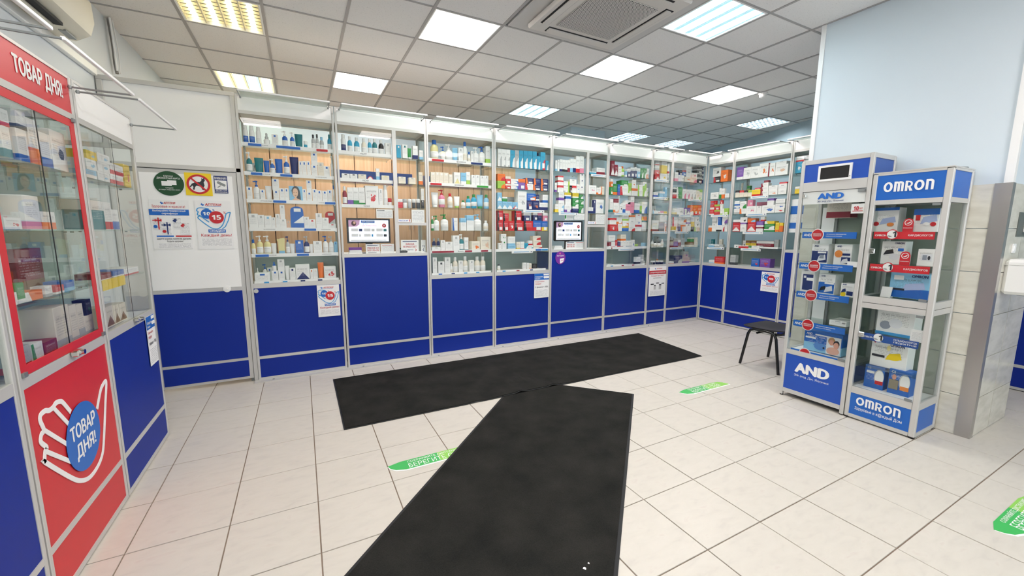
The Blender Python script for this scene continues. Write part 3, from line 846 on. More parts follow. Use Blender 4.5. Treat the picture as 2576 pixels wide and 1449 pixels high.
ROW['U1'] = case('display_case', 'display case of skin care beside the white door', 'case beside white door', 0.88, Y_ROW, 0, 2.03, SH, back_low=True,
    strips={(0, 0): [(0.19, 0.45, 'b'), (0.46, 0.58, 'LA ROCHE'), (0.75, 1.25, 'b'), (1.6, 1.85, 'r')], (0, 1): [(0.2, 0.42, 'b'), (0.43, 0.58, 'LA ROCHE'), (0.79, 1.04, 'b'), (1.55, 1.8, 'LA ROCHE-POSAY')],
            (0, 2): [(0.34, 0.58, 'LA ROCHE-POSAY'), (0.6, 0.87, 'b'), (1.58, 1.7, 'LA ROCHE'), (1.72, 1.96, 'b')], (0, 3): [(0.36, 0.6, 'LA ROCHE-POSAY'), (1.22, 1.48, 'b'), (1.6, 1.82, 'LA ROCHE-POSAY')],
            (0, 4): [(0.15, 0.42, 'b'), (0.43, 0.58, 'LA ROCHE'), (1.02, 1.28, 'b'), (1.58, 1.8, 'LA ROCHE-POSAY')]})
ROW['U3'] = case('display_case', 'display case with cleansers and pump bottles right of the first till', 'case after first till', 5.21, Y_ROW, 0, 2.03, SH, blue_back=(0.06, 1.97, 4.96, 5.28),
    strips={(0, 0): [(0.16, 0.5, 'r'), (0.85, 1.2, 'BIODERMA'), (1.32, 1.68, 'n')], (0, 1): [(0.1, 0.42, 'r'), (0.78, 1.13, 'BIODERMA'), (1.5, 1.86, 'g')],
            (0, 4): [(0.1, 0.75, 'm'), (0.88, 1.05, 'Eucerin'), (1.1, 1.32, 'm'), (1.62, 1.84, 'm')]})
ROW['U4'] = case('display_case', 'display case full of red and blue boxes left of the second till', 'case before second till', 7.25, Y_ROW, 0, 2.04, SH, strips={(0, 4): [(1.5, 1.7, 'b'), (1.72, 1.95, 'l')]})
ROW['U6'] = case('display_case', 'display case with medicine boxes right of the second till', 'case after second till', 11.61, Y_ROW, 0, 2.09, SH, strips={(0, 4): [(0.3, 0.33, 'm')]})
ROW['U7'] = case('display_case', 'narrow half-width display case above the sale poster', 'narrow case', 13.7, Y_ROW, 0, 1.05, SH)
ROW['U8'] = case('display_case', 'last display case of the main run at the inside corner', 'corner case', 14.75, Y_ROW, 0, 1.95, SH)
# till cases: two bays over a tall panel, with a serving hatch
TILL = [5.60, 4.93, 4.28]
def till(key, label, short, x, y, rz, w, mull, num, **kw):
    c = case('till_display_case', label, short, x, y, rz, w, None, zglass=3.06, zb=2.97, back_low=False, bays=[(0.055, mull, TILL), (mull+0.1, w-0.055, TILL)], **kw)
    obj('hatch_rail', BOX(mull+0.1, w-0.055, 0.003, 0.05, 3.81, 3.89), ALU, c.o)
    ROW[key] = c; return c
till('U2', 'till case with the first cash desk sign', 'first till case', 2.92, Y_ROW, 0, 2.29, 1.375, 1, blue_back=(0.06, 2.1, 4.95, 5.3),
     strips={(0, 0): [(0.55, 0.75, 'VICHY')], (0, 1): [(0.57, 0.78, 'VICHY')], (0, 2): [(0.57, 0.78, 'VICHY')]})
till('U5', 'till case with the second cash desk sign', 'second till case', 9.29, Y_ROW, 0, 2.32, 1.385, 2)
ROW['R1'] = case('display_case', 'narrow display case next to the corner in the right-hand run', 'narrow wing case', X_WING, Y_ROW-0.02, -math.pi/2, 1.12, SH, bar0=0.62)
ROW['R2'] = case('display_case', 'wide display case in the right-hand run with the discount poster', 'wide wing case', X_WING, 1.43, -math.pi/2, 2.06, SH)
till('R3', 'till case of the right-hand run behind the tall kiosk', 'wing till case', X_WING, -0.63, -math.pi/2, 2.2, 1.3, 3)
ROW['R5'] = case('display_case', 'display case of the right-hand run seen past the column', 'case past the column', X_WING, -5.6, -math.pi/2, 2.1, SH)

ROW['R4'] = case('display_case', 'first of two cases of the right-hand run hidden behind the column', 'hidden case', X_WING, -2.84, -math.pi/2, 1.37, SH)
ROW['R6'] = case('display_case', 'second of two cases of the right-hand run hidden behind the column', 'hidden case', X_WING, -4.22, -math.pi/2, 1.37, SH)
LSH = [4.34, 3.67, 2.97]
def side_case(key, label, short, y, w, hdr, pan, red):
    c = case('side_display_case', label, short, X_SIDE, y, math.pi/2, w, LSH, ztop=5.46, zhead=4.96, zglass=2.33, zb=2.22, depth=1.0, header=hdr, panel=pan, back_low=False, bar=False, glass_top=True)
    light_bar(c, 0.07, w-0.1, 5.33, board=False)
    o = c.o
    obj('back_panel', BOX(0.06, w-0.06, 0.96, 0.975, 2.33, 4.96), frosted('side_back_glass', '#dfe6e1', 0.5), o)
    # middle joint of the two sliding panes, and the lock
    obj('pane_joint', BOX(w*0.53-(0.008 if red else 0.002), w*0.53+(0.008 if red else 0.002), 0.013, 0.017, 2.33, 4.96), BLACK, o)
    lk = obj('lock', BOX(w*0.5-0.02, w*0.5+0.12, -0.07, 0.0, 2.28, 2.345, 0.012), CHROME, o)
    obj('lock_barrel', TUBE([(w*0.5+0.05, -0.1, 2.32), (w*0.5+0.05, -0.05, 2.32)], 0.028, 10), CHROME, lk, True)
    if red:
        for b in ((0.06, w-0.06, 4.87, 4.955), (0.06, w-0.06, 2.335, 2.43), (0.06, 0.16, 2.43, 4.87), (w-0.16, w-0.06, 2.43, 4.87)):
            obj('red_border', BOX(b[0], b[1], 0.006, 0.014, b[2], b[3]), RED, o)
        for a in (0.06, w-0.12):
            for z in (4.93, 2.33): obj('clamp', BOX(a, a+0.06, -0.015, 0.005, z, z+0.045), ALU_D, o)
    ROW[key] = c; return c
side_case('L1', 'blue side case with the white header beside the door', 'blue side case', -1.72, 1.94, WHITE, BLUE, False)
cR = side_case('L2', 'red side case with the big hand emblem', 'red side case', -3.6, 1.86, RED, RED, True)
side_case('L3', 'blue side case nearest the viewer', 'nearest side case', -5.5, 1.88, WHITE, BLUE, False)
text('lettering', 'ТОВАР ДНЯ!', 0.72, 1.64, 5.13, 5.34, 0.007, PAPER, cR.o, 0.045, keep=False)
# hand emblem of the red case (from its outline in the photograph)
G3 = (0, 900, 2.639)
def g3(pts, d=0.006): return [cR.at(G3[0]+a/G3[2], G3[1]+b/G3[2], d) for a, b in pts]
hand = [(470, 360), (420, 300), (400, 290), (372, 300), (352, 330), (325, 350), (300, 352), (270, 380), (268, 420), (292, 480), (275, 510), (272, 560), (310, 595), (300, 620), (297, 680), (310, 700), (480, 800), (545, 815), (600, 790), (650, 720), (680, 640), (690, 540), (700, 300), (705, 160), (680, 185), (665, 230), (645, 340)]
obj('hand_outline', STROKE(curve_pts(g3(hand), 5), 0.05, 0.004, 0.009), PAPER, cR.o)
for ln in ([(352, 330), (455, 440)], [(292, 480), (455, 580)], [(300, 620), (470, 690)]):
    obj('hand_outline', STROKE(g3(ln), 0.045, 0.003, 0.009), PAPER, cR.o)
pc = g3([(557, 515)])[0]; pr_ = g3([(665, 470)])[0]; pt_ = g3([(570, 285)])[0]
obj('emblem_disc', DISC(pc[0], pc[1], 0.385, 0.385, -0.001, 0.003, 36), SIGN_BLUE, cR.o)
text('lettering', 'ТОВАР', pc[0]-0.29, pc[0]+0.29, pc[1]+0.03, pc[1]+0.2, -0.003, PAPER, cR.o, 0.035, keep=False)
text('lettering', 'ДНЯ!', pc[0]-0.22, pc[0]+0.24, pc[1]-0.22, pc[1]-0.03, -0.003, PAPER, cR.o, 0.035, keep=False)

# ---------------------------------------------------------------- door partition
W0, W1 = XL+0.02, 0.882
dr = bpy.data.objects.new('door_1', None); COL.objects.link(dr); dr.location = (W0*U, 2.6*U, 0); dr['kind'] = 'structure'; dr['label'] = 'white and blue partition door with posters between the cases'
W = W1-W0
for a, b, z0, z1 in ((0, W, 6.62, 6.71), (0, W, 4.97, 5.06), (0.0, 0.09, 0, 6.62), (W-0.09, W, 0, 6.62)):
    obj('frame', BOX(a, b, 0, 0.1, z0, z1, 0.006), ALU, dr)
obj('upper_panel', BOX(0.09, W-0.09, 0.04, 0.06, 5.06, 6.62), WHITE, dr)
q = W-0.1
obj('door_stop', BOXES((W-0.16, W-0.02, 0.08, 0.1, 0.0, 5.0), (0.02, W-0.16, 0.08, 0.1, 4.88, 5.0)), ALU_D, dr)
leaf = obj('leaf', BOX(0.4, q, 0.02, 0.07, 0.09, 4.955), ALU, dr)
obj('white_panel', BOX(0.48, q-0.08, 0.008, 0.022, 2.35, 4.87), WHITE, leaf)
obj('blue_panel', BOX(0.48, q-0.08, 0.008, 0.022, 0.62, 2.26), BLUE, leaf)
obj('blue_panel', BOX(0.48, q-0.08, 0.008, 0.022, 0.15, 0.55), BLUE, leaf)
k = on_plane(571, 727, (0, 2.58, 0), (0, 1, 0))
kb = bmesh.new()
for (r, d0, d1) in ((0.075, -0.02, 0.02), (0.05, -0.035, -0.02), (0.025, -0.05, -0.035)):
    t_ = DISC(k[0]-W0, k[2], r, r, d0, d1, 20); me_ = bpy.data.meshes.new('tmp'); t_.to_mesh(me_); kb.from_mesh(me_); t_.free(); bpy.data.meshes.remove(me_)
obj('round_lock_cover', kb, WHITE_P, leaf)

# ================================================================ posters and notices
BIRD = [(0, 0.6), (0.25, 0.75), (0.35, 1.0), (0.55, 0.55), (1.0, 0.5), (0.75, 0.1), (0.45, 0.0), (0.25, 0.25)]
def bird(par, s, z, w, h, d): obj('bird_mark', PRISM([(s+a*w, z+b*h) for a, b in BIRD], d, d+0.002), SIGN_BLUE, par)

def hand_poster(name, label, c_at, x0, x1, z0, z1, loc, rz):
    """10 / 15 % discount poster; box in the frame of its wall"""
    t = thing(name, label, 'poster', loc, rz, group='discount posters with the hand')
    w, h = x1-x0, z1-z0
    S = lambda a: x0+a*w
    Z = lambda b: z0+b*h
    obj('sheet', BOX(x0, x1, -0.006, 0, z0, z1), PAPER, t)
    bird(t, S(0.16), Z(0.89), w*0.11, h*0.06, -0.009)
    text('lettering', 'АПТЕКИ', S(0.28), S(0.74), Z(0.895), Z(0.945), -0.008, SIGN_RED, t, 0.03, 0.15, False)
    obj('underline', BOX(S(0.3), S(0.72), -0.008, -0.006, Z(0.88), Z(0.887)), SIGN_BLUE, t)
    hp = [(0.98, 0.77), (0.86, 0.74), (0.8, 0.62), (0.72, 0.5), (0.6, 0.43), (0.45, 0.43), (0.32, 0.48), (0.06, 0.64), (0.12, 0.69), (0.05, 0.71), (0.08, 0.77), (0.04, 0.79), (0.08, 0.84), (0.2, 0.85), (0.38, 0.83)]
    obj('hand_outline', STROKE(curve_pts([(S(a), Z(b)) for a, b in hp], 4), 0.03*w, -0.009, -0.006), SIGN_LB, t)
    obj('hand_outline', STROKE([(S(0.98), Z(0.77)), (S(0.9), Z(0.6)), (S(0.8), Z(0.47)), (S(0.7), Z(0.42))], 0.028*w, -0.009, -0.006), SIGN_LB, t)
    obj('hand_outline', STROKE([(S(0.12), Z(0.69)), (S(0.35), Z(0.56))], 0.03*w, -0.009, -0.006), SIGN_LB, t)
    obj('disc', DISC(S(0.31), Z(0.73), 0.165*w, 0.165*w, -0.011, -0.006, 24), SIGN_BLUE, t)
    obj('disc', DISC(S(0.57), Z(0.66), 0.21*w, 0.21*w, -0.013, -0.006, 28), SIGN_RED, t)
    text('lettering', '10', S(0.2), S(0.41), Z(0.70), Z(0.765), -0.0125, PAPER, t, 0.02, keep=False)
    text('lettering', '15', S(0.44), S(0.7), Z(0.61), Z(0.71), -0.0145, PAPER, t, 0.03, keep=False)
    text('lettering', '%', S(0.47), S(0.54), Z(0.79), Z(0.83), -0.008, SIGN_BLUE, t, 0.01)
    text('lettering', '%', S(0.76), S(0.86), Z(0.735), Z(0.785), -0.008, SIGN_RED, t, 0.01)
    obj('banner', BOX(S(0.31), S(0.8), -0.012, -0.006, Z(0.345), Z(0.41)), SIGN_BLUE, t)
    text('lettering', 'СКИДКИ', S(0.34), S(0.77), Z(0.355), Z(0.4), -0.0135, PAPER, t, 0.03, keep=False)
    text('lettering', 'Каждый день!', S(0.1), S(0.96), Z(0.25), Z(0.325), -0.008, SIGN_RED, t, 0.008, keep=False)
    obj('fine_print', BOX(S(0.08), S(0.97), -0.0075, -0.006, Z(0.07), Z(0.22)), MATS['fine_print'], t)
    return t

def wall_rect(px0, py0, px1, py1, Y):
    a = on_plane(px0, py0, (0, Y, 0), (0, 1, 0)); b = on_plane(px1, py1, (0, Y, 0), (0, 1, 0)); return a[0], b[0], b[2], a[2]
DX, DY, DS = 370, 410, 6.3
def dpt(a, b): return (DX+a/DS, DY+b/DS)
YD = 2.604
x0, x1, z0, z1 = wall_rect(*dpt(745, 590), *dpt(1385, 1360), YD)
hand_poster('discount_poster', 'hand discount poster on the white door', None, 0, x1-x0, 0, z1-z0, (x0, YD, z0), 0)
# gift certificate poster
x0, x1, z0, z1 = wall_rect(*dpt(20, 575), *dpt(735, 1360), YD); w, h = x1-x0, z1-z0
t = thing('gift_certificate_poster', 'gift certificate poster with ribbon bows on the white door', 'poster', (x0, YD, z0))
obj('sheet', BOX(0, w, -0.006, 0, 0, h), PAPER, t)
bird(t, 0.27*w, 0.91*h, 0.09*w, 0.06*h, -0.009)
text('lettering', 'АПТЕКИ', 0.36*w, 0.66*w, 0.915*h, 0.96*h, -0.008, SIGN_RED, t, 0.03, 0.15, False)
text('lettering', 'Здоровье и красота!', 0.06*w, 0.9*w, 0.83*h, 0.895*h, -0.008, SIGN_RED, t, 0.008, keep=False)
obj('banner', BOX(-0.02*w, 0.985*w, -0.01, -0.006, 0.69*h, 0.81*h), SIGN_BLUE, t)
text('lettering', 'Выбирайте подарочный', 0.07*w, 0.9*w, 0.755*h, 0.8*h, -0.0115, PAPER, t, 0.02, keep=False)
text('lettering', 'сертификат', 0.29*w, 0.7*w, 0.697*h, 0.745*h, -0.0115, PAPER, t, 0.02, keep=False)
for (a, b, wd_, hh, m_, rib) in ((0.04, 0.4, 0.22, 0.24, SIGN_RED, 1), (0.25, 0.3, 0.24, 0.25, NAVY, 1), (0.54, 0.4, 0.22, 0.24, NAVY, 0), (0.73, 0.3, 0.24, 0.24, SIGN_RED, 0)):
    card = obj('certificate', BOX(a*w, (a+wd_)*w, -0.009-0.003*(a > 0.2)*rib-0.003*(a > .6), -0.006, b*h, (b+hh)*h), MATS['fine_print'], t)
    d = -0.014
    if rib:
        obj('ribbon', BOX((a+0.13)*w, (a+0.16)*w, d-0.002, d+0.002, b*h, (b+hh)*h), m_, card)
        obj('ribbon', BOX(a*w, (a+wd_)*w, d-0.002, d+0.002, (b+hh*0.74)*h, (b+hh*0.8)*h), m_, card)
        obj('bow', PRISM([((a+0.06)*w, (b+hh*0.9)*h), ((a+0.145)*w, (b+hh*0.77)*h), ((a+0.23)*w, (b+hh*0.9)*h), ((a+0.23)*w, (b+hh*0.66)*h), ((a+0.145)*w, (b+hh*0.77)*h), ((a+0.06)*w, (b+hh*0.66)*h)], d-0.004, d-0.002), m_, card)
        obj('seal', DISC((a+0.06)*w, (b+hh*0.25)*h, 0.05*w, 0.05*w, d-0.002, d, 18), SIGN_BLUE if m_ is SIGN_RED else SIGN_RED, card)
    else:
        obj('bow', PRISM([((a+0.0)*w, (b+hh*0.75)*h), ((a+0.07)*w, (b+hh*0.95)*h), ((a+0.13)*w, (b+hh*0.8)*h), ((a+0.08)*w, (b+hh*0.74)*h), ((a+0.09)*w, (b+hh*0.6)*h), ((a+0.03)*w, (b+hh*0.66)*h)], d-0.004, d-0.002), m_, card)
obj('ribbon_bar', BOX(0.1*w, 0.53*w, -0.009, -0.006, 0.25*h, 0.28*h), SIGN_BLUE, t); obj('ribbon_bar', BOX(0.58*w, 0.99*w, -0.009, -0.006, 0.25*h, 0.28*h), SIGN_RED, t)
text('lettering', 'Дарите родным, коллегам, друзьям.', 0.1*w, 0.97*w, 0.185*h, 0.235*h, -0.008, INK, t, 0.01, keep=False)
text('lettering', 'Будьте здоровы!', 0.35*w, 0.76*w, 0.135*h, 0.18*h, -0.008, INK, t, 0.01, keep=False)
obj('fine_print', BOX(0.1*w, 0.98*w, -0.0075, -0.006, 0.02*h, 0.12*h), MATS['fine_print'], t)
# round green discount card sticker
a = on_plane(*dpt(347, 325), (0, YD, 0), (0, 1, 0)); b = on_plane(*dpt(585, 325), (0, YD, 0), (0, 1, 0)); r = b[0]-a[0]
t = thing('discount_card_sticker', 'round dark green discount card sticker on the white door', 'sticker', (a[0], YD, a[2]))
obj('disc', DISC(0, 0, r, r, -0.006, 0, 40), DGREEN, t)
text('lettering', 'ЕДИНАЯ', -0.3*r, 0.3*r, 0.52*r, 0.66*r, -0.0075, PAPER, t, 0.01)
text('lettering', 'ДИСКОНТНАЯ КАРТА', -0.76*r, 0.76*r, 0.33*r, 0.5*r, -0.0075, PAPER, t, 0.012, keep=False)
obj('card_picture', BOX(-0.1*r, 0.5*r, -0.009, -0.006, -0.1*r, 0.26*r), PAPER, t); obj('card_picture', BOX(-0.48*r, 0.18*r, -0.012, -0.0095, -0.2*r, 0.18*r), WHITE_P, t)
text('lettering', 'СКИДКИ', -0.25*r, 0.25*r, -0.42*r, -0.31*r, -0.0075, PAPER, t, 0.006)
text('lettering', 'на товары, лекарства и услуги', -0.7*r, 0.7*r, -0.58*r, -0.47*r, -0.0075, PAPER, t, 0.004, keep=False)
# no dogs sign
x0, x1, z0, z1 = wall_rect(*dpt(583, 148), *dpt(1045, 525), YD); w, h = x1-x0, z1-z0
t = thing('no_dogs_sign', 'yellow square no dogs sign with red ring on the white door', 'sign', (x0, YD, z0))
obj('plate', BOX(0, w, -0.006, 0, 0, h), YELLOW, t)
obj('disc', DISC(w/2, h/2, 0.4*w, 0.4*w, -0.009, -0.006, 40), PAPER, t)
dog = [(0.16, 0.38), (0.25, 0.52), (0.4, 0.6), (0.55, 0.6), (0.62, 0.68), (0.63, 0.8), (0.66, 0.74), (0.73, 0.8), (0.75, 0.68), (0.7, 0.6), (0.72, 0.45), (0.66, 0.34), (0.7, 0.24), (0.62, 0.27), (0.58, 0.4), (0.42, 0.44), (0.36, 0.38), (0.33, 0.25), (0.27, 0.27), (0.3, 0.38), (0.26, 0.44), (0.2, 0.36)]
dbm = PRISM([(a*w, b*h) for a, b in dog], -0.011, -0.009); bmesh.ops.triangulate(dbm, faces=dbm.faces[:])
obj('dog_silhouette', dbm, INK, t)
obj('ring', STROKE([(w/2+0.4*w*math.cos(i*math.pi/24), h/2+0.4*w*math.sin(i*math.pi/24)) for i in range(48)], 0.085*w, -0.013, -0.006, True), SIGN_RED, t)
obj('slash', STROKE([(0.22*w, 0.78*h), (0.78*w, 0.22*h)], 0.07*w, -0.0145, -0.012), SIGN_RED, t)
# camera notice
x0, x1, z0, z1 = wall_rect(*dpt(1050, 200), *dpt(1290, 485), YD); w, h = x1-x0, z1-z0
t = thing('camera_notice', 'small blue and white video camera notice on the white door', 'notice', (x0, YD, z0))
obj('plate', BOX(0, w, -0.006, 0, 0, h), NAVY, t)
obj('picture', BOX(0.06*w, 0.94*w, -0.009, -0.006, 0.22*h, 0.74*h), PAPER, t)
text('lettering', 'ВНИМАНИЕ!', 0.06*w, 0.94*w, 0.79*h, 0.93*h, -0.0075, PAPER, t, 0.015, keep=False)
text('lettering', 'ВЕДЕТСЯ', 0.1*w, 0.9*w, 0.12*h, 0.2*h, -0.0075, PAPER, t, 0.01, keep=False); text('lettering', 'ВИДЕОНАБЛЮДЕНИЕ', 0.06*w, 0.94*w, 0.02*h, 0.1*h, -0.0075, PAPER, t, 0.01, keep=False)
obj('camera_picture', PRISM([(0.2*w, 0.64*h), (0.32*w, 0.7*h), (0.86*w, 0.5*h), (0.8*w, 0.4*h), (0.7*w, 0.4*h), (0.25*w, 0.55*h)], -0.011, -0.009), ALU_D, t)
obj('camera_picture', PRISM([(0.24*w, 0.36*h), (0.24*w, 0.3*h), (0.5*w, 0.42*h), (0.46*w, 0.46*h)], -0.011, -0.009), ALU_D, t)

# posters on the case fronts
def case_poster(key, px0, py0, px1, py1):
    c = ROW[key]; a, z1 = c.at(px0, py0, 0); b, z0 = c.at(px1, py1, 0)
    return c, a, b, z0, z1
c, a, b, z0, z1 = case_poster('U1', 796.5, 718, 857, 793)
hand_poster('discount_poster', 'hand discount poster on the blue front beside the white door', None, 0, b-a, 0, z1-z0, c.world(a, -0.002, z0), 0)
c, a, b, z0, z1 = case_poster('R2', 1917, 683, 1957, 737)
hand_poster('discount_poster', 'hand discount poster on the right-hand run behind the chair', None, 0, b-a, 0, z1-z0, c.world(a, -0.002, z0), c.rz)
def chip_poster(label, key, px):
    c, a, b, z0, z1 = case_poster(key, *px); w, h = b-a, z1-z0
    t = thing('token_poster', label, 'poster', c.world(a, -0.002, z0), c.rz, group='token saving posters')
    obj('sheet', BOX(0, w, -0.006, 0, 0, h), PAPER, t)
    obj('top_band', BOX(0, w, -0.009, -0.006, 0.74*h, h), SIGN_BLUE, t)
    obj('tab', BOX(0.62*w, 0.98*w, -0.011, -0.009, 0.92*h, 0.985*h), PAPER, t)
    text('lettering', 'Собирайте', 0.06*w, 0.6*w, 0.83*h, 0.9*h, -0.0105, PAPER, t, 0.02, keep=False); text('lettering', 'фишки –', 0.06*w, 0.46*w, 0.76*h, 0.82*h, -0.0105, PAPER, t, 0.02, keep=False)
    for k in range(3): obj('token', DISC((0.7+0.11*k)*w, 0.84*h, 0.075*w, 0.075*w, -0.012-0.001*k, -0.009, 16), PAPER, t)
    text('lettering', 'Получайте', 0.06*w, 0.68*w, 0.63*h, 0.7*h, -0.008, SIGN_RED, t, 0.006, keep=False); text('lettering', 'скидки', 0.06*w, 0.46*w, 0.54*h, 0.6*h, -0.008, SIGN_RED, t, 0.006, keep=False)
    text('lettering', '1 фишка = 15%', 0.06*w, 0.95*w, 0.4*h, 0.48*h, -0.008, INK, t, 0.012, keep=False)
    obj('fine_print', BOX(0.06*w, 0.95*w, -0.0075, -0.006, 0.04*h, 0.34*h), MATS['fine_print'], t)
chip_poster('blue and white token poster on the front before the second till', 'U4', (1344, 689, 1380, 747))
chip_poster('blue and white token poster on the blue side case', 'L1', (364, 800, 398, 905))
c, a, b, z0, z1 = case_poster('U7', 1634, 671, 1672, 742); w, h = b-a, z1-z0
t = thing('sale_poster', 'red and white special offer poster on the narrow case', 'poster', c.world(a, -0.002, z0), 0)
obj('sheet', BOX(0, w, -0.006, 0, 0, h), PAPER, t)
bird(t, 0.3*w, 0.9*h, 0.09*w, 0.05*h, -0.009); text('lettering', 'АПТЕКИ', 0.42*w, 0.75*w, 0.905*h, 0.945*h, -0.008, SIGN_RED, t, 0.02, 0.15, False)
obj('band', BOX(0, w, -0.009, -0.006, 0.74*h, 0.86*h), SIGN_RED, t)
text('lettering', 'СУПЕРПРЕДЛОЖЕНИЕ', 0.05*w, 0.95*w, 0.765*h, 0.82*h, -0.0105, PAPER, t, 0.02, keep=False)
text('lettering', 'Скидка до 50%*', 0.12*w, 0.88*w, 0.655*h, 0.71*h, -0.008, SIGN_RED, t, 0.006, keep=False)
text('lettering', 'на косметику', 0.25*w, 0.72*w, 0.585*h, 0.62*h, -0.008, INK, t, 0.006, keep=False); text('lettering', 'AKULINA', 0.2*w, 0.8*w, 0.53*h, 0.57*h, -0.008, INK, t, 0.02, keep=False) if False else None
for k, (q0, q1, hh) in enumerate(((0.1, 0.3, 0.17), (0.3, 0.42, 0.12), (0.42, 0.6, 0.2), (0.6, 0.75, 0.14), (0.74, 0.92, 0.18))):
    pr = obj('product_picture', BOX(q0*w, q1*w, -0.009-0.001*k, -0.006, 0.22*h, (0.22+hh)*h), ALU if k % 2 else WHITE_P, t)
    obj('cap_picture', BOX((q0+0.01)*w, (q1-0.01)*w, -0.01-0.001*k, -0.007, (0.22+hh)*h, (0.25+hh)*h), BLACK, pr)
obj('fine_print', BOX(0.06*w, 0.95*w, -0.0075, -0.006, 0.03*h, 0.17*h), MATS['fine_print'], t)
# purple round sticker of the second till
c = ROW['U5']; a, z = c.at(1410, 648.5, 0); r = c.at(1422.5, 648.5, 0)[0]-a
t = thing('loyalty_sticker', 'round purple and white loyalty sticker on the second till front', 'sticker', c.world(a, 0.008, z), 0)
obj('disc', DISC(0, 0, r, r*1.08, -0.006, 0, 32), PURPLE, t)
obj('phone_picture', PRISM([(-0.1*r, -0.15*r), (0.75*r, -0.05*r), (0.55*r, -0.7*r), (0.1*r, -0.95*r), (-0.1*r, -0.9*r)], -0.009, -0.006), PAPER, t)
text('lettering', 'ВЫГОДНО', -0.68*r, 0.68*r, 0.2*r, 0.45*r, -0.0075, PAPER, t, 0.02, keep=False)
obj('dot', DISC(-0.1*r, 0.72*r, 0.16*r, 0.16*r, -0.009, -0.006, 12), mat('sticker_pink', '#d86a9a', 0.5), t)
obj('dot', DISC(0.3*r, -0.45*r, 0.12*r, 0.12*r, -0.011, -0.009, 12), mat('sticker_pink', '#d86a9a', 0.5), t)
# round catch of the first case
k = ROW['U1'].at(644.5, 732, 0)
obj('lock', DISC(k[0], k[1], 0.05, 0.05, -0.03, 0.012, 18), CHROME, ROW['U1'].o)

# ================================================================ till windows
def flat_card(name, label, cat, c, px0, py0, px1, py1, d, lines, zb=None, m=PAPER, group=None):
    a, z1 = c.at(px0, py0, d); b, z0 = c.at(px1, py1, d)
    if zb is not None: z0 = zb
    w, h = b-a, z1-z0
    t = thing(name, label, cat, c.world(a, d, z0), c.rz, group=group)
    obj('sheet', BOX(0, w, 0, 0.012, 0, h), m, t)
    for (body, q0, q1, r0, r1, mm, bold) in lines:
        if body == '#': obj('fine_print', BOX(q0*w, q1*w, -0.003, 0, r0*h, r1*h), MATS['fine_print'], t)
        elif body == '-': obj('rule', BOX(q0*w, q1*w, -0.003, 0, r0*h, r1*h), mm, t)
        else: text('lettering', body, q0*w, q1*w, r0*h, r1*h, -0.003, mm, t, bold, keep=False)
    return t
def frame_bm(w, h, f, d0, d1):
    return BOXES((0, w, d0, d1, 0, f), (0, w, d0, d1, h-f, h), (0, f, d0, d1, f, h-f), (w-f, w, d0, d1, f, h-f))
SCREEN = emit('screen_glow', '#dfe3f4', 0.85)
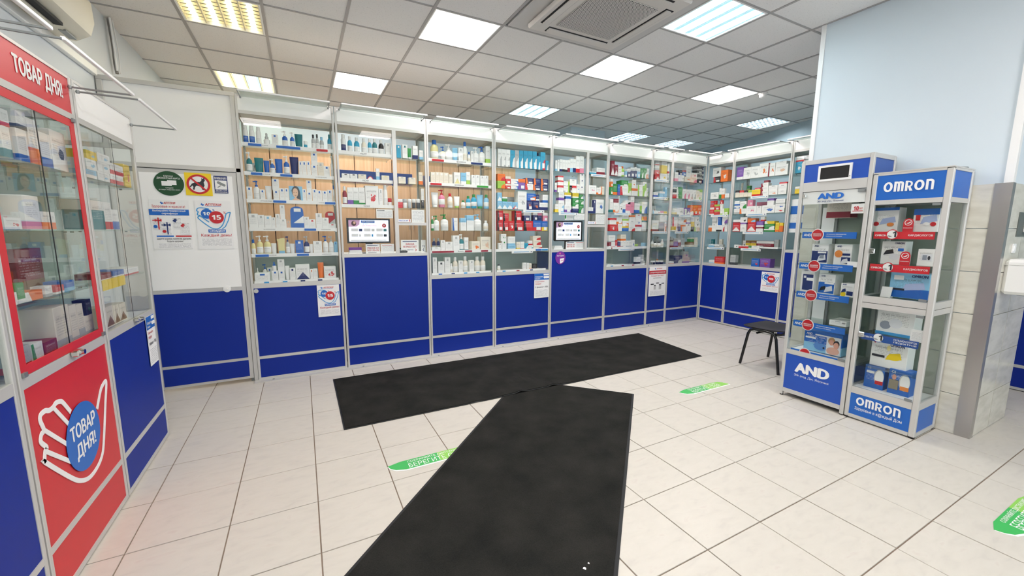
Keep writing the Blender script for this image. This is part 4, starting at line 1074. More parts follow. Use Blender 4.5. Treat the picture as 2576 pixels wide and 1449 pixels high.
def monitor(key, label, px0, py0, px1, py1, zb):
    c = ROW[key]; d = 0.16
    a, z1 = c.at(px0, py0, d); b, z0 = c.at(px1, py1, d); w, h = b-a, z1-z0
    t = thing('monitor', label, 'monitor', c.world(a, d, zb), 0, group='advertising monitors in the tills')
    e = z0-zb
    L = lambda bm: (bmesh.ops.translate(bm, vec=(0, 0, e), verts=bm.verts[:]), bm)[1]
    obj('bezel', L(frame_bm(w, h, 0.045, 0.0, 0.06)), BLACK, t)
    obj('back_shell', L(BOX(0.01, w-0.01, 0.06, 0.14, 0.01, h-0.01, 0.02)), BLACK, t)
    sc = obj('screen', L(BOX(0.045, w-0.045, 0.012, 0.06, 0.045, h-0.045)), SCREEN, t)
    obj('stand', BOXES((w*0.42, w*0.58, 0.08, 0.13, 0.015, e+0.1), (w*0.25, w*0.75, 0.02, 0.3, 0.0, 0.015)), BLACK, t)
    S = lambda q: 0.045+q*(w-0.09)
    Z = lambda q: e+0.045+q*(h-0.09)
    obj('portrait_ground', PRISM([(S(0), Z(1)), (S(0.28), Z(1)), (S(0.27), Z(0.8)), (S(0.2), Z(0.7)), (S(0), Z(0.68))], 0.008, 0.012), mat('screen_pink', '#d9a9cf', 0.5), sc)
    obj('portrait_hair', DISC(S(0.13), Z(0.84), 0.055*w, 0.1*h, 0.006, 0.008, 16), mat('screen_hair', '#4a2b2b', 0.5), sc)
    obj('portrait_face', DISC(S(0.145), Z(0.87), 0.028*w, 0.055*h, 0.004, 0.006, 14), mat('screen_skin', '#e2b59a', 0.5), sc)
    obj('title_bar', BOX(S(0.31), S(0.65), 0.008, 0.012, Z(0.87), Z(0.98)), SIGN_BLUE, sc)
    text('lettering', 'Дни здоровья!', S(0.33), S(0.63), Z(0.89), Z(0.97), 0.006, PAPER, sc, 0.012, keep=False)
    text('lettering', 'ЧЕТВЕРГ', S(0.34), S(0.5), Z(0.79), Z(0.85), 0.01, SIGN_BLUE, sc, 0.012, keep=False)
    text('lettering', 'День любимых покупок', S(0.33), S(0.7), Z(0.7), Z(0.77), 0.01, SIGN_RED, sc, 0.006, keep=False)
    obj('discount_disc', DISC(S(0.89), Z(0.75), 0.05*w, 0.05*w, 0.008, 0.012, 20), SIGN_RED, sc)
    text('lettering', '30', S(0.865), S(0.915), Z(0.72), Z(0.79), 0.006, PAPER, sc, 0.02, keep=False)
    for k in range(6):
        q, r_ = 0.06+0.31*(k % 3), 0.47 if k < 3 else 0.22
        obj('advert_text', BOX(S(q), S(q+0.17), 0.01, 0.012, Z(r_), Z(r_+0.14)), MATS['fine_print'], sc)
        obj('advert_picture', BOX(S(q+0.19), S(q+(0.23 if k in (3, 4) else 0.27)), 0.008, 0.012, Z(r_), Z(r_+0.12)), (NAVY, ALU, mat('advert_teal', '#1f6a6a', 0.5), ALU, SIGN_LB, BLACK)[k], sc)
    obj('advert_text', BOX(S(0.03), S(0.95), 0.01, 0.012, Z(0.02), Z(0.08)), MATS['fine_print'], sc)
    return t
ZT = 3.06
monitor('U2', 'black advertising monitor in the first till window', 871, 548.5, 983, 611, ZT)
monitor('U5', 'black advertising monitor in the second till window', 1397, 555, 1464, 606, ZT)
c2, c5 = ROW['U2'], ROW['U5']
RS = SIGN_RED
def P5(a, b): return (590+a/4.83, 500+b/4.83)
def P7(a, b): return (1060+a/4.83, 550+b/4.83)
flat_card('phone_number_card', 'white phone number card under the first till monitor', 'card', c2, *P5(1592, 552), *P5(1768, 665), 0.09, [('700-03-03', 0.1, 0.92, 0.5, 0.68, RS, 0.01), ('507-70-70', 0.1, 0.92, 0.24, 0.42, RS, 0.01), ('-', 0.1, 0.85, 0.84, 0.9, NAVY, 0), ('-', 0.15, 0.75, 0.06, 0.09, INK, 0)], ZT, group='till cards')
flat_card('notice_card', 'white notice card beside the phone card at the first till', 'card', c2, *P5(1775, 550), *P5(1942, 665), 0.09, [('#', 0.1, 0.9, 0.2, 0.8, RS, 0), ('-', 0.1, 0.85, 0.84, 0.88, RS, 0)], ZT, group='till cards')
flat_card('notice_sheet', 'white notice sheet on the glass above the first till monitor', 'notice', c2, *P5(1720, 125), *P5(1925, 238), 0.05, [('#', 0.04, 0.96, 0.1, 0.8, RS, 0), ('-', 0.04, 0.5, 0.84, 0.9, INK, 0)])
flat_card('till_number_sign', 'white cash desk number one sign', 'sign', c2, *P5(1988, 245), *P5(2143, 285), -0.012, [('КАССА №', 0.06, 0.76, 0.25, 0.7, SIGN_BLUE, 0.015), ('1', 0.83, 0.93, 0.15, 0.85, RS, 0.02)])
flat_card('notice_sheet', 'white notice sheet beside the number one sign', 'notice', c2, *P5(2150, 132), *P5(2310, 290), 0.05, [('#', 0.05, 0.95, 0.08, 0.92, RS, 0)])
flat_card('closed_till_sign', 'white till not working sign in the first hatch', 'sign', c2, *P5(2020, 500), *P5(2238, 640), 0.12, [('КАССА', 0.28, 0.75, 0.6, 0.75, RS, 0.02), ('НЕ РАБОТАЕТ', 0.12, 0.88, 0.38, 0.53, RS, 0.015), ('-', 0.1, 0.9, 0.85, 0.9, NAVY, 0), ('Обратитесь', 0.35, 0.7, 0.15, 0.27, NAVY, 0.006), ('›', 0.8, 0.88, 0.1, 0.3, RS, 0.02)], ZT)
flat_card('closed_till_sign', 'second white arrow sign at the edge of the first hatch', 'sign', c2, *P5(2265, 500), *P5(2325, 660), 0.2, [('ТЕ', 0.2, 0.85, 0.4, 0.55, NAVY, 0.01), ('‹', 0.3, 0.6, 0.1, 0.3, NAVY, 0.02)], ZT)
flat_card('phone_number_card', 'white phone number card under the second till monitor', 'card', c5, *P7(1757, 280), *P7(1868, 370), 0.09, [('700-03-03', 0.1, 0.92, 0.5, 0.68, RS, 0.01), ('507-70-70', 0.1, 0.92, 0.24, 0.42, RS, 0.01), ('-', 0.1, 0.85, 0.84, 0.9, NAVY, 0)], ZT, group='till cards')
flat_card('notice_card', 'white notice card beside the phone card at the second till', 'card', c5, *P7(1870, 280), *P7(1978, 370), 0.09, [('#', 0.1, 0.9, 0.2, 0.8, RS, 0), ('-', 0.1, 0.85, 0.84, 0.88, RS, 0)], ZT, group='till cards')
flat_card('till_number_sign', 'white cash desk number two sign', 'sign', c5, *P7(2025, 32), *P7(2122, 66), -0.012, [('КАССА №', 0.06, 0.76, 0.25, 0.7, SIGN_BLUE, 0.015), ('2', 0.83, 0.95, 0.15, 0.85, RS, 0.02)])
def P6(a, b): return (1060+a/4.83, 270+b/4.83)
flat_card('notice_sheet', 'white notice sheet above the second till monitor', 'notice', c5, *P6(1860, 1288), *P6(1988, 1370), 0.05, [('#', 0.04, 0.96, 0.1, 0.85, RS, 0)])
flat_card('notice_sheet', 'white notice sheet with green marks above the second till monitor', 'notice', c5, *P6(1745, 1285), *P6(1850, 1370), 0.09, [('#', 0.2, 0.9, 0.1, 0.85, RS, 0), ('-', 0.0, 0.14, 0.2, 0.9, GREEN, 0)])
flat_card('notice_sheet', 'white notice sheet beside the number two sign', 'notice', c5, *P6(2120, 1300), *P6(2230, 1420), 0.05, [('#', 0.05, 0.95, 0.08, 0.92, RS, 0)])
# card terminal, papers and tray in the hatches
t = thing('card_terminal', 'small black card payment terminal in the first hatch', 'card terminal', c2.world(*(lambda q: (q[0], 0.1))(c2.at(*P5(2050, 630), 0.1)), ZT))
bm = BOX(-0.12, 0.12, 0, 0.22, 0, 0.05, 0.012); [setattr(v.co, 'z', v.co.z+0.07*(v.co.y/0.22)) for v in bm.verts if v.co.z > 0.03]
obj('body', bm, BLACK, t); obj('screen', BOX(-0.08, 0.08, 0.15, 0.2, 0.118, 0.126), mat('lcd_grey', '#4a5a55', 0.3), t)
for i in range(3):
    for j in range(3): obj('key', BOX(-0.08+i*0.06, -0.045+i*0.06, 0.02+j*0.04, 0.045+j*0.04, 0.05+j*0.012, 0.075+j*0.012), ALU_D, t)
for key, cc, xx in (('first', c2, P5(2190, 655)), ('second', c5, P7(2080, 355))):
    a = cc.at(*xx, 0.15)[0]
    t = thing('receipt_papers', 'loose white receipt papers on the %s hatch counter' % key, 'paper', cc.world(a, 0.1, ZT))
    for k in range(3): obj('sheet', BOX(-0.16+0.03*k, 0.16-0.02*k, 0.02*k, 0.2+0.02*k, 0.006*k, 0.006*k+0.004), PAPER, t)
a = c2.at(*P5(1390, 640), 0.1)[0]
t = thing('leaflet_stack', 'stack of white leaflets with a purple box at the first till', 'leaflets', c2.world(a, 0.08, ZT))
for k in range(3): obj('leaflet', BOX(0.0+0.01*k, 0.33-0.01*k, 0, 0.16, 0.03*k, 0.03*k+0.026), PAPER, t)
obj('purple_box', BOX(0.02, 0.34, 0.18, 0.28, 0, 0.16, 0.004), PURPLE, t)
a = c5.at(*P7(1605, 340), 0.1)[0]
t = thing('leaflet_stack', 'stack of white papers in the corner of the second till window', 'leaflets', c5.world(a, 0.08, ZT))
for k in range(4): obj('leaflet', BOX(0.02*k, 0.38-0.01*k, 0.01*k, 0.2, 0.03*k, 0.03*k+0.026), PAPER, t)
# ================================================================ products
PAL = dict(w='#f1f1ef', o='#ece4d4', l='#8cc4e4', b='#2166bd', n='#1d2d6b', c='#2fa3c9', t='#1d7d86', g='#2f8f45', e='#a4cf55', y='#f0cf3c', r='#d12a31', m='#8d2236', p='#e58aa6',
           v='#7a4fa8', k='#1c1c20', s='#b9bcbc', a='#e6dca0', d='#ef7a32', h='#8a6238', q='#4a4d52', z='#e6bfa2')
CN = dict(w='white', o='cream', l='sky-blue', b='blue', n='navy', c='turquoise', t='teal', g='green', e='lime', y='yellow', r='red', m='maroon', p='pink', v='violet', k='black', s='grey', a='yellowish',
          d='orange', h='brown', q='charcoal', z='peach')
PLIN = {k: (*lin(v), 1.0) for k, v in PAL.items()}
PM, CM = MATS['plastic'], MATS['carton']
def um(name, bm, m, smooth=True): return mesh_of(name, bm, m, smooth=smooth, scale=1.0)
def unit_box(bev=0.012):
    bm = bmesh.new(); bx(bm, -0.5, 0.5, 0, 1, 0, 1); bmesh.ops.bevel(bm, geom=bm.edges[:], offset=bev, segments=1, affect='EDGES'); return bm
def shift(bm, dx, dy, dz): bmesh.ops.translate(bm, vec=(dx, dy, dz), verts=bm.verts[:]); return bm
def tube_body():
    bm = bmesh.new(); n = 16; rings = []
    for z, a, b in ((0.15, 0.36, 0.36), (0.18, 0.42, 0.4), (0.5, 0.45, 0.28), (0.9, 0.5, 0.05), (1.0, 0.5, 0.03)):
        rings.append([bm.verts.new((a*math.cos(2*math.pi*k/n), 0.5+b*math.sin(2*math.pi*k/n), z)) for k in range(n)])
    for A, B in zip(rings, rings[1:]):
        for k in range(n): bm.faces.new((A[k], A[(k+1) % n], B[(k+1) % n], B[k]))
    bm.faces.new(rings[0][::-1]); bm.faces.new(rings[-1]); return bm
UM = dict(
    carton=um('carton', unit_box(), CM, False),
    price=um('price_tag', (lambda bm: bm)(BOX(-0.12, 0.36, -0.03, 0.0, 0.1, 0.38)), PM, False),
    pump_body=um('pump_body', lathe([(0.44, 0), (0.48, 0.02), (0.48, 0.55), (0.44, 0.63), (0.2, 0.7), (0.17, 0.74)], p=2.8), PM),
    pump_head=um('pump_head', lathe([(0.22, 0.72), (0.22, 0.8), (0.08, 0.81), (0.08, 0.92), (0.2, 0.93), (0.2, 1.0)], 12), PM),
    nozzle=um('nozzle', BOX(-0.5, 0.0, 0.4, 0.6, 0.925, 0.985), PM, False),
    label=um('label', lathe([(0.486, 0.16), (0.486, 0.46)], p=2.8), CM),
    flask_body=um('flask_body', lathe([(0.44, 0), (0.48, 0.02), (0.48, 0.6), (0.42, 0.7), (0.24, 0.77), (0.22, 0.8)], p=2.6), PM),
    cap=um('cap', lathe([(0.27, 0.79), (0.27, 0.97), (0.24, 1.0)], 12), PM),
    can_body=um('can_body', lathe([(0.46, 0), (0.48, 0.02), (0.48, 0.7), (0.4, 0.77), (0.33, 0.8)]), PM),
    can_cap=um('can_cap', lathe([(0.36, 0.79), (0.35, 0.95), (0.28, 1.0)]), PM),
    tube_body=um('tube_body', tube_body(), PM),
    tube_cap=um('tube_cap', lathe([(0.34, 0), (0.36, 0.02), (0.36, 0.15)]), PM),
    jar_body=um('jar_body', lathe([(0.42, 0), (0.48, 0.05), (0.48, 0.58), (0.44, 0.62)]), PM),
    jar_lid=um('jar_lid', lathe([(0.5, 0.6), (0.5, 0.95), (0.46, 1.0)]), PM),
    drop_body=um('drop_body', lathe([(0.44, 0), (0.48, 0.03), (0.48, 0.5), (0.25, 0.58)]), PM),
    drop_cap=um('drop_cap', lathe([(0.28, 0.57), (0.28, 0.74), (0.15, 0.76), (0.17, 0.95), (0.1, 1.0)], 12), PM),
    pouch=um('pouch', (lambda: (lambda bm: bm)(PRISM([(-0.48, 0), (0.48, 0), (0.5, 0.55), (0.48, 0.85), (0.4, 0.94), (0.15, 1.0), (-0.15, 1.0), (-0.4, 0.94), (-0.48, 0.85), (-0.5, 0.55)], 0, 0.8)))(), PM, False),
    pouch_flap=um('pouch_flap', PRISM([(-0.3, 0.3), (0.48, 0.3), (0.48, 0.62)], -0.03, 0.0), PM, False),
    pouch_tag=um('pouch_tag', BOX(-0.22, 0.3, -0.04, 0, 0.78, 0.92), PM, False),
    refill=um('refill', PRISM([(-0.32, 0), (0.42, 0), (0.4, 0.5), (0.48, 0.95), (0.35, 1.0), (-0.05, 0.97), (-0.3, 0.92), (-0.5, 0.94), (-0.48, 0.84), (-0.34, 0.78), (-0.36, 0.4)], 0, 0.7), PM, False),
    refill_label=um('refill_label', BOX(-0.3, 0.4, -0.04, 0, 0.04, 0.28), PM, False),
    card=um('card', (lambda: (lambda bm: bm)(BOX(-0.5, 0.5, 0, 1, 0, 1)))(), CM, False),
    halfdisc=um('half_disc', DISC(0, 0, 0.5, 1.0, 0, 1, 18, 0, math.pi), PM, False),
    halfrim=um('half_rim', STROKE([(0.47*math.cos(math.pi*k/16), 0.94*math.sin(math.pi*k/16)) for k in range(17)], 0.09, -0.3, 0.0), PM, False),
    face=um('face', PRISM(curve_pts([(-0.12, 0.86), (0.1, 0.84), (0.16, 0.62), (0.1, 0.42), (-0.05, 0.3), (-0.2, 0.42), (-0.24, 0.66)], 3, True), -0.3, 0), PM, False),
    hair=um('hair', PRISM(curve_pts([(-0.3, 0.75), (-0.12, 0.98), (0.15, 0.96), (0.3, 0.7), (0.34, 0.2), (0.2, 0.05), (0.05, 0.3), (-0.22, 0.45)], 3, True), -0.15, 0), PM, False),
    shoulder=um('shoulder', PRISM([(-0.4, 0.0), (0.45, 0.0), (0.36, 0.18), (0.08, 0.26), (0.0, 0.36), (-0.1, 0.3), (-0.3, 0.16)], -0.22, 0), PM, False),
    features=um('features', (lambda: (lambda bm: (bx(bm, -0.19, -0.1, -0.36, -0.3, 0.62, 0.645), bx(bm, 0.0, 0.09, -0.36, -0.3, 0.62, 0.645), bx(bm, -0.1, 0.03, -0.36, -0.3, 0.42, 0.445), bm)[-1])(bmesh.new()))(), PM, False),
)
KIND = dict(B=('carton', 'box'), P=('pump_bottle', 'bottle'), F=('bottle', 'bottle'), S=('spray_can', 'spray can'), T=('cream_tube', 'tube'), J=('cream_jar', 'jar'), D=('dropper_bottle', 'bottle'),
            K=('gift_pouch', 'pouch'), R=('refill_pouch', 'pouch'), L=('photo_card', 'card'), H=('discount_tag', 'tag'))
NOUN = dict(B='carton', P='pump bottle', F='bottle', S='spray can', T='cream tube', J='jar', D='dropper bottle', K='gift pouch', R='refill pouch', L='photo card', H='half-round tag')

def colr(o, c): o.color = PLIN[c]; return o
def child(name, key, par, c, acc=None, sty=None):
    o = bpy.data.objects.new(name, UM[key]); o.parent = par; COL.objects.link(o); colr(o, c)
    if UM[key].materials[0] is CM: o['accent'] = PLIN[acc or 's'][:3]; o['print_style'] = float(sty or 9)
    return o
def make(k, c1, c2, sty, priced):
    """a product in unit size; the caller scales and places it"""
    nm = KIND[k][0]
    if k in 'B':
        o = bpy.data.objects.new(nm, UM['carton']); COL.objects.link(o); colr(o, c1); o['accent'] = PLIN[c2][:3]; o['print_style'] = float(sty)
        if priced: child('price_tag', 'price', o, 'w')
        return o
    if k == 'L':
        o = bpy.data.objects.new(nm, UM['card']); COL.objects.link(o); colr(o, c1); o['accent'] = PLIN[c2][:3]; o['print_style'] = 9.0
        child('portrait_hair', 'hair', o, 'q'); child('portrait_shoulder', 'shoulder', o, 'z'); child('portrait_face', 'face', o, 'z'); child('portrait_features', 'features', o, 'h')
        return o
    o = bpy.data.objects.new(nm, None); COL.objects.link(o)
    if k == 'P': child('body', 'pump_body', o, c1); child('pump', 'pump_head', o, c2); child('nozzle', 'nozzle', o, c2); child('label', 'label', o, 'w', c1)
    elif k == 'F': child('body', 'flask_body', o, c1); child('cap', 'cap', o, c2); child('label', 'label', o, 'w' if c1 != 'w' else 'o', c2)
    elif k == 'S': child('body', 'can_body', o, c1); child('cap', 'can_cap', o, 'w'); child('label', 'label', o, 'w' if c2 == 's' else c2, c2)
    elif k == 'T': child('body', 'tube_body', o, c1); child('cap', 'tube_cap', o, c2)
    elif k == 'J': child('body', 'jar_body', o, c1); child('lid', 'jar_lid', o, c2)
    elif k == 'D': child('body', 'drop_body', o, c1); child('cap', 'drop_cap', o, c2)
    elif k == 'K': child('body', 'pouch', o, c1); child('flap', 'pouch_flap', o, c2); child('tag', 'pouch_tag', o, 'w')
    elif k == 'R': child('body', 'refill', o, c1); child('label', 'refill_label', o, c2)
    elif k == 'H': child('disc', 'halfdisc', o, c1); child('rim', 'halfrim', o, c2)
    return o

ORD = ['', 'first', 'second', 'third', 'fourth', 'fifth', 'sixth', 'seventh', 'eighth', 'ninth', 'tenth', 'eleventh', 'twelfth', 'thirteenth', 'fourteenth', 'fifteenth', 'sixteenth', 'seventeenth', 'eighteenth', 'nineteenth', 'twentieth', 'twenty-first', 'twenty-second']
SHN = ['top', 'second', 'third', 'fourth', 'fifth', 'bottom']
PENDING = []
def shelf_of(key, k, zb, crop, spec, lim=None, priced=0.0, styles=(0,), dep=(0.1, 0.42, 0.68), dmax=0.28):
    """products of one shelf. spec: 'kind x0 x1 ytop [ybottom] ground accent', pixels of a view (x, y, zoom) of the photograph"""
    c = ROW[key]; placed = []
    rows = []
    for ln in spec.replace('\n', ';').split(';'):
        f = ln.split()
        if not f: continue
        kk, x0, x1, yt = f[0], float(f[1]), float(f[2]), float(f[3])
        yb = 0.0; r = f[4:]
        if r and r[0][0].isdigit(): yb = float(r[0]); r = r[1:]
        rows.append([kk, x0, x1, yt, yb, r[0], r[1] if len(r) > 1 else 'w', int(r[2]) if len(r) > 2 else None])
    rows.sort(key=lambda q: q[4] > 0)
    lo, hi = lim or (0.07, c.w-0.07)
    P = lambda a, b, d: c.at(crop[0]+a/crop[2], crop[1]+b/crop[2], d)
    for kk, x0, x1, yt, yb, c1, c2, sty in rows:
        for li, d in enumerate(dep):
            ym = (yt+(yb or yt+60))/2
            s0, z1 = P(x0, ym, d)[0], P((x0+x1)/2, yt, d)[1]; s1 = P(x1, ym, d)[0]
            if s1 < s0: s0, s1 = s1, s0
            z0 = P((x0+x1)/2, yb, d)[1] if yb else zb
            s0, s1 = max(s0, lo), min(s1, hi)
            if s1-s0 < 0.02: break
            full = s1-s0
            w = full; dp = min(dmax, max(0.06, w*0.8)) if kk == 'B' else (0.012 if kk in 'LH' else min(0.26, w*0.9))
            if kk in 'KR': dp = 0.12
            if yb:                            # stands on something: settle on the nearest top below
                best = None
                for q in placed:
                    if q['d'] == d and q['k'] == 'B' and q['s0'] < (s0+s1)/2 < q['s1'] and abs(q['z1']-z0) < 0.16 and q['z1'] < z1-0.03:
                        if best is None or abs(q['z1']-z0) < abs(best-z0): best = q['z1']
                if best is None and li < len(dep)-1 and any(q['d'] != d for q in placed): continue
                z0 = best if best is not None else zb
            ok = True
            for q in placed:
                if d+dp <= q['d'] or q['d']+q['dp'] <= d: continue
                if z1 <= q['z0']+0.004 or q['z1'] <= z0+0.004: continue
                ov = min(s1, q['s1'])-max(s0, q['s0'])
                if ov <= 0: continue
                if ov > 0.34*min(full, q['s1']-q['s0']): ok = False; break
                if s0+s1 < q['s0']+q['s1']: s1 = q['s0']-0.001
                else: s0 = q['s1']+0.001
            if ok and s1-s0 > 0.45*full: break
        else:
            continue
        if s1-s0 < 0.02 or z1-z0 < 0.03: continue
        w = s1-s0; dp = min(dp, max(0.06, w)) if kk in 'PFSTJD' else dp
        if sty is None: sty = rnd.choice(styles)
        placed.append(dict(k=kk, s0=s0, s1=s1, z0=z0, z1=z1, d=d, dp=dp, c1=c1, c2=c2, sty=sty, priced=kk == 'B' and w > 0.07 and rnd.random() < priced))
    placed.sort(key=lambda q: (round((q['s0']+q['s1'])/2, 2), q['z0']))
    for q in placed:
        o = make(q['k'], q['c1'], q['c2'], q['sty'], q['priced'])
        o.location = [v*U for v in c.world((q['s0']+q['s1'])/2, q['d'], q['z0'])]
        o.rotation_euler = (0, 0, c.rz)
        o.scale = ((q['s1']-q['s0'])*U, q['dp']*U, (q['z1']-q['z0'])*U)
        look = CN[q['c1']]+((' and '+CN[q['c2']]) if q['c2'] != q['c1'] else '')+' '+NOUN[q['k']]
        cat = KIND[q['k']][1]
        if q['k'] == 'B':
            nm, cat = SORTS[key]; o.name = nm
        PENDING.append((o, look, SHN[k], c.short, cat, key, round((q['s0']+q['s1'])/2, 2), q['z0']))
    return placed
SORTS = {}
for k_ in ('U1', 'U2', 'U3'): SORTS[k_] = ('cosmetics_box', 'cosmetics box')
for k_ in ('U4', 'U5', 'U6', 'U7', 'U8'): SORTS[k_] = ('medicine_box', 'medicine box')
for k_ in ('R1', 'R2', 'R3', 'L1', 'L2'): SORTS[k_] = ('remedy_carton', 'remedy carton')

def finish_labels():
    tot = {}
    for q in PENDING: tot.setdefault((q[5], q[2], q[1]), []).append(q)
    for (key, sh, look), qs in tot.items():
        qs.sort(key=lambda q: (q[6], q[7]))
        for n, (o, _, _, short, cat, _, _, _) in enumerate(qs):
            lab = look+(', ' if len(qs) == 1 else ', %s such from left, ' % ORD[n+1])+'%s shelf, %s' % (sh, short)
            tag(o, lab, cat, 'products in the %s' % short)

E1, E2 = (1240, 360, 9.056), (1240, 510, 8.05)
E3, E4, E5 = (1390, 360, 9.053), (1520, 380, 9.66), (1520, 510, 8.05)
E6, E7 = (1640, 390, 9.66), (1640, 520, 9.056)
F1, F2 = (1780, 400, 9.66), (1770, 530, 9.055)
C6B = (1500, 330, 4.6)
ZB = SH+[2.39]
MED = (1, 2, 3, 4, 5)
# ---- case beside the door
shelf_of('U1', 0, ZB[0], C4, """S 92 155 450 w b; S 165 235 460 w b; S 250 315 475 w s; D 345 425 550 w s; B 450 525 568 w b; P 570 640 525 b w; P 668 725 540 b w; T 728 825 560 t w; J 840 885 650 c w
F 930 978 570 s q; F 980 1022 565 s q; F 1030 1085 600 s l; F 1125 1185 570 c t""")
shelf_of('U1', 1, ZB[1], C4, """P 130 205 780 t w; T 235 345 850 t w; L 212 345 920 w h; T 350 420 885 b w; P 422 484 865 b w; T 487 580 865 b w; P 588 662 830 b w; T 668 775 840 n w; B 725 766 930 w b; B 770 820 895 w b; B 822 870 895 w b; B 875 920 895 w b
B 930 1005 940 w b; B 930 1005 795 940 w b; B 1010 1082 910 o s; B 1085 1155 955 w b; P 1160 1198 830 w w; H 450 545 990 w r; H 682 775 990 w r""")
shelf_of('U1', 2, ZB[2], C4, """B 145 210 1205 w b; P 218 300 1130 w b; B 305 368 1240 w b; T 370 448 1195 w l; B 470 540 1250 w b; B 455 540 1110 1250 w b; B 545 605 1225 w b; B 608 656 1225 w b; L 660 822 1200 l q; B 824 870 1235 w b
B 878 940 1270 w b; B 875 935 1130 1270 w b; B 945 1000 1235 w b; B 1002 1060 1250 w b; B 1065 1128 1255 w b; B 1130 1185 1245 w b; F 1188 1222 1190 w b""")
shelf_of('U1', 3, ZB[3], C5, """B 168 280 180 w s; B 283 358 195 w s; B 362 447 205 w l; B 450 495 225 w s; B 497 550 185 w s; B 552 628 245 w s; B 552 610 75 245 w s; B 632 678 265 z s; K 672 835 95 b w; B 682 755 265 l w; B 757 835 262 w s; B 840 905 218 w s; B 908 983 250 w r
B 985 1060 175 w s; B 1065 1143 230 w s; K 1100 1235 155 r w; B 1146 1232 305 w r""")
shelf_of('U1', 4, ZB[4], C5, """F 190 250 495 a b; P 255 340 448 a w; P 345 436 448 a w; T 438 510 540 w b; R 512 612 475 a l; P 615 665 455 s n; T 668 735 545 w w; B 738 835 505 b w; P 838 905 455 n s; T 908 953 550 w l; B 955 1060 515 w s; P 1068 1135 450 w b; P 1138 1205 455 w s; B 1208 1250 520 l b""")
shelf_of('U1', 5, ZB[5], C5, """B 245 430 905 w b; D 255 300 840 w w; P 335 395 795 w b; B 398 452 840 w b; B 455 530 875 w b; D 450 510 768 875 w b; B 535 608 875 w b; B 517 605 738 875 w s; T 612 666 815 w b; B 668 738 840 w n; B 740 910 800 w n 6; B 918 955 855 w d; B 957 1008 850 w o; T 1010 1083 775 d w; B 1085 1230 822 w r 5""")
# ---- first till
l_, r_ = (0.07, 1.36), (1.49, 2.22)
shelf_of('U2', 0, TILL[0], C4, "S 1290 1350 565 w n; F 1370 1430 590 c w; F 1450 1520 605 c w; F 1540 1605 615 o w; F 1616 1668 620 c w; F 1672 1735 620 t w; F 1750 1815 635 k w; B 1832 1905 675 w s", l_)
shelf_of('U2', 0, TILL[0], C4, "B 1968 2020 700 c w; B 2038 2100 695 w t; T 2103 2150 735 g w; B 2165 2225 710 w n 1; B 2245 2290 765 w l 1", r_)
shelf_of('U2', 1, TILL[1], C4, "B 1305 1398 1045 w q; B 1405 1490 1050 w q; B 1505 1600 1055 o s; H 1610 1690 1080 w r; B 1720 1760 985 w l 1; B 1790 1880 1070 o a", l_)
shelf_of('U2', 1, TILL[1], C4, "B 1995 2080 1085 o s; B 2120 2200 1095 o s; B 2240 2285 1030 o d 1", r_)
shelf_of('U2', 2, TILL[2], C4, "F 1308 1365 1200 m w; B 1370 1438 1215 w v 1; B 1440 1506 1215 w g 1; B 1508 1580 1215 w g 1; B 1585 1745 1195 w r 5; B 1750 1800 1230 w s; S 1805 1860 1185 w s; J 1865 1915 1345 w r; H 1320 1400 1380 w r; H 1530 1608 1385 w r", l_)
shelf_of('U2', 2, TILL[2], C4, "B 1985 2042 1355 r w 4; J 2045 2100 1355 w s; J 2105 2155 1355 s w; J 2160 2206 1355 q w; J 2210 2260 1355 q w; B 2270 2312 1370 k w; B 2270 2312 1230 1370 w o", r_)
# ---- after the first till
shelf_of('U3', 0, ZB[0], C6, "F 118 215 390 a b; P 240 295 475 a b; P 300 383 445 w w; T 386 450 490 l w; B 452 505 490 w s; F 507 562 415 w b; B 470 625 600 w l 3; F 568 600 540 w b; B 602 633 530 w s; P 636 705 485 w w; P 708 782 475 w b; B 785 858 475 w e 1")
shelf_of('U3', 1, ZB[1], C6, "B 115 170 785 o w; B 172 220 785 o w; B 222 270 790 o w; B 272 330 795 o w; B 335 378 815 o w; B 398 475 790 w a 6; B 482 545 795 l w 1; B 547 592 785 w e 1; B 610 660 822 w s; B 662 708 822 w s; B 715 768 830 w s; B 770 815 830 w s")
shelf_of('U3', 2, ZB[2], C6, "T 130 215 1030 w w; P 217 290 1000 p r; F 325 385 1045 w r; T 405 475 1080 w e; F 490 540 1130 w g; F 550 605 1075 c g; F 615 680 1055 c g; T 685 762 1060 l g; F 770 828 1060 l g")
shelf_of('U3', 3, ZB[3], C6, "F 120 150 1320 g w; P 152 222 1315 w g; P 245 335 1300 w g; B 380 440 1345 w b 3; B 478 545 1345 w l 4; B 552 638 1310 w l 4; P 650 740 1300 w l; F 765 820 1375 w w")
shelf_of('U3', 4, ZB[4], C7, "B 130 235 348 w s; F 135 180 240 n s; F 188 235 240 n s; B 238 288 262 w s; B 292 382 282 w s; B 386 462 205 w s; P 465 520 188 t w; B 523 572 228 w t 1; B 612 712 275 o d 5; B 720 855 222 o z 5")
shelf_of('U3', 5, ZB[5], C7, "B 138 188 472 w s; B 205 280 522 w q; B 285 352 470 w s; F 356 383 545 w w; F 388 448 470 o w; B 455 505 510 w s; F 510 572 460 o w; B 585 640 505 w s; F 655 720 462 o w; F 726 787 462 o w; B 195 280 605 w s; B 395 720 640 w m")
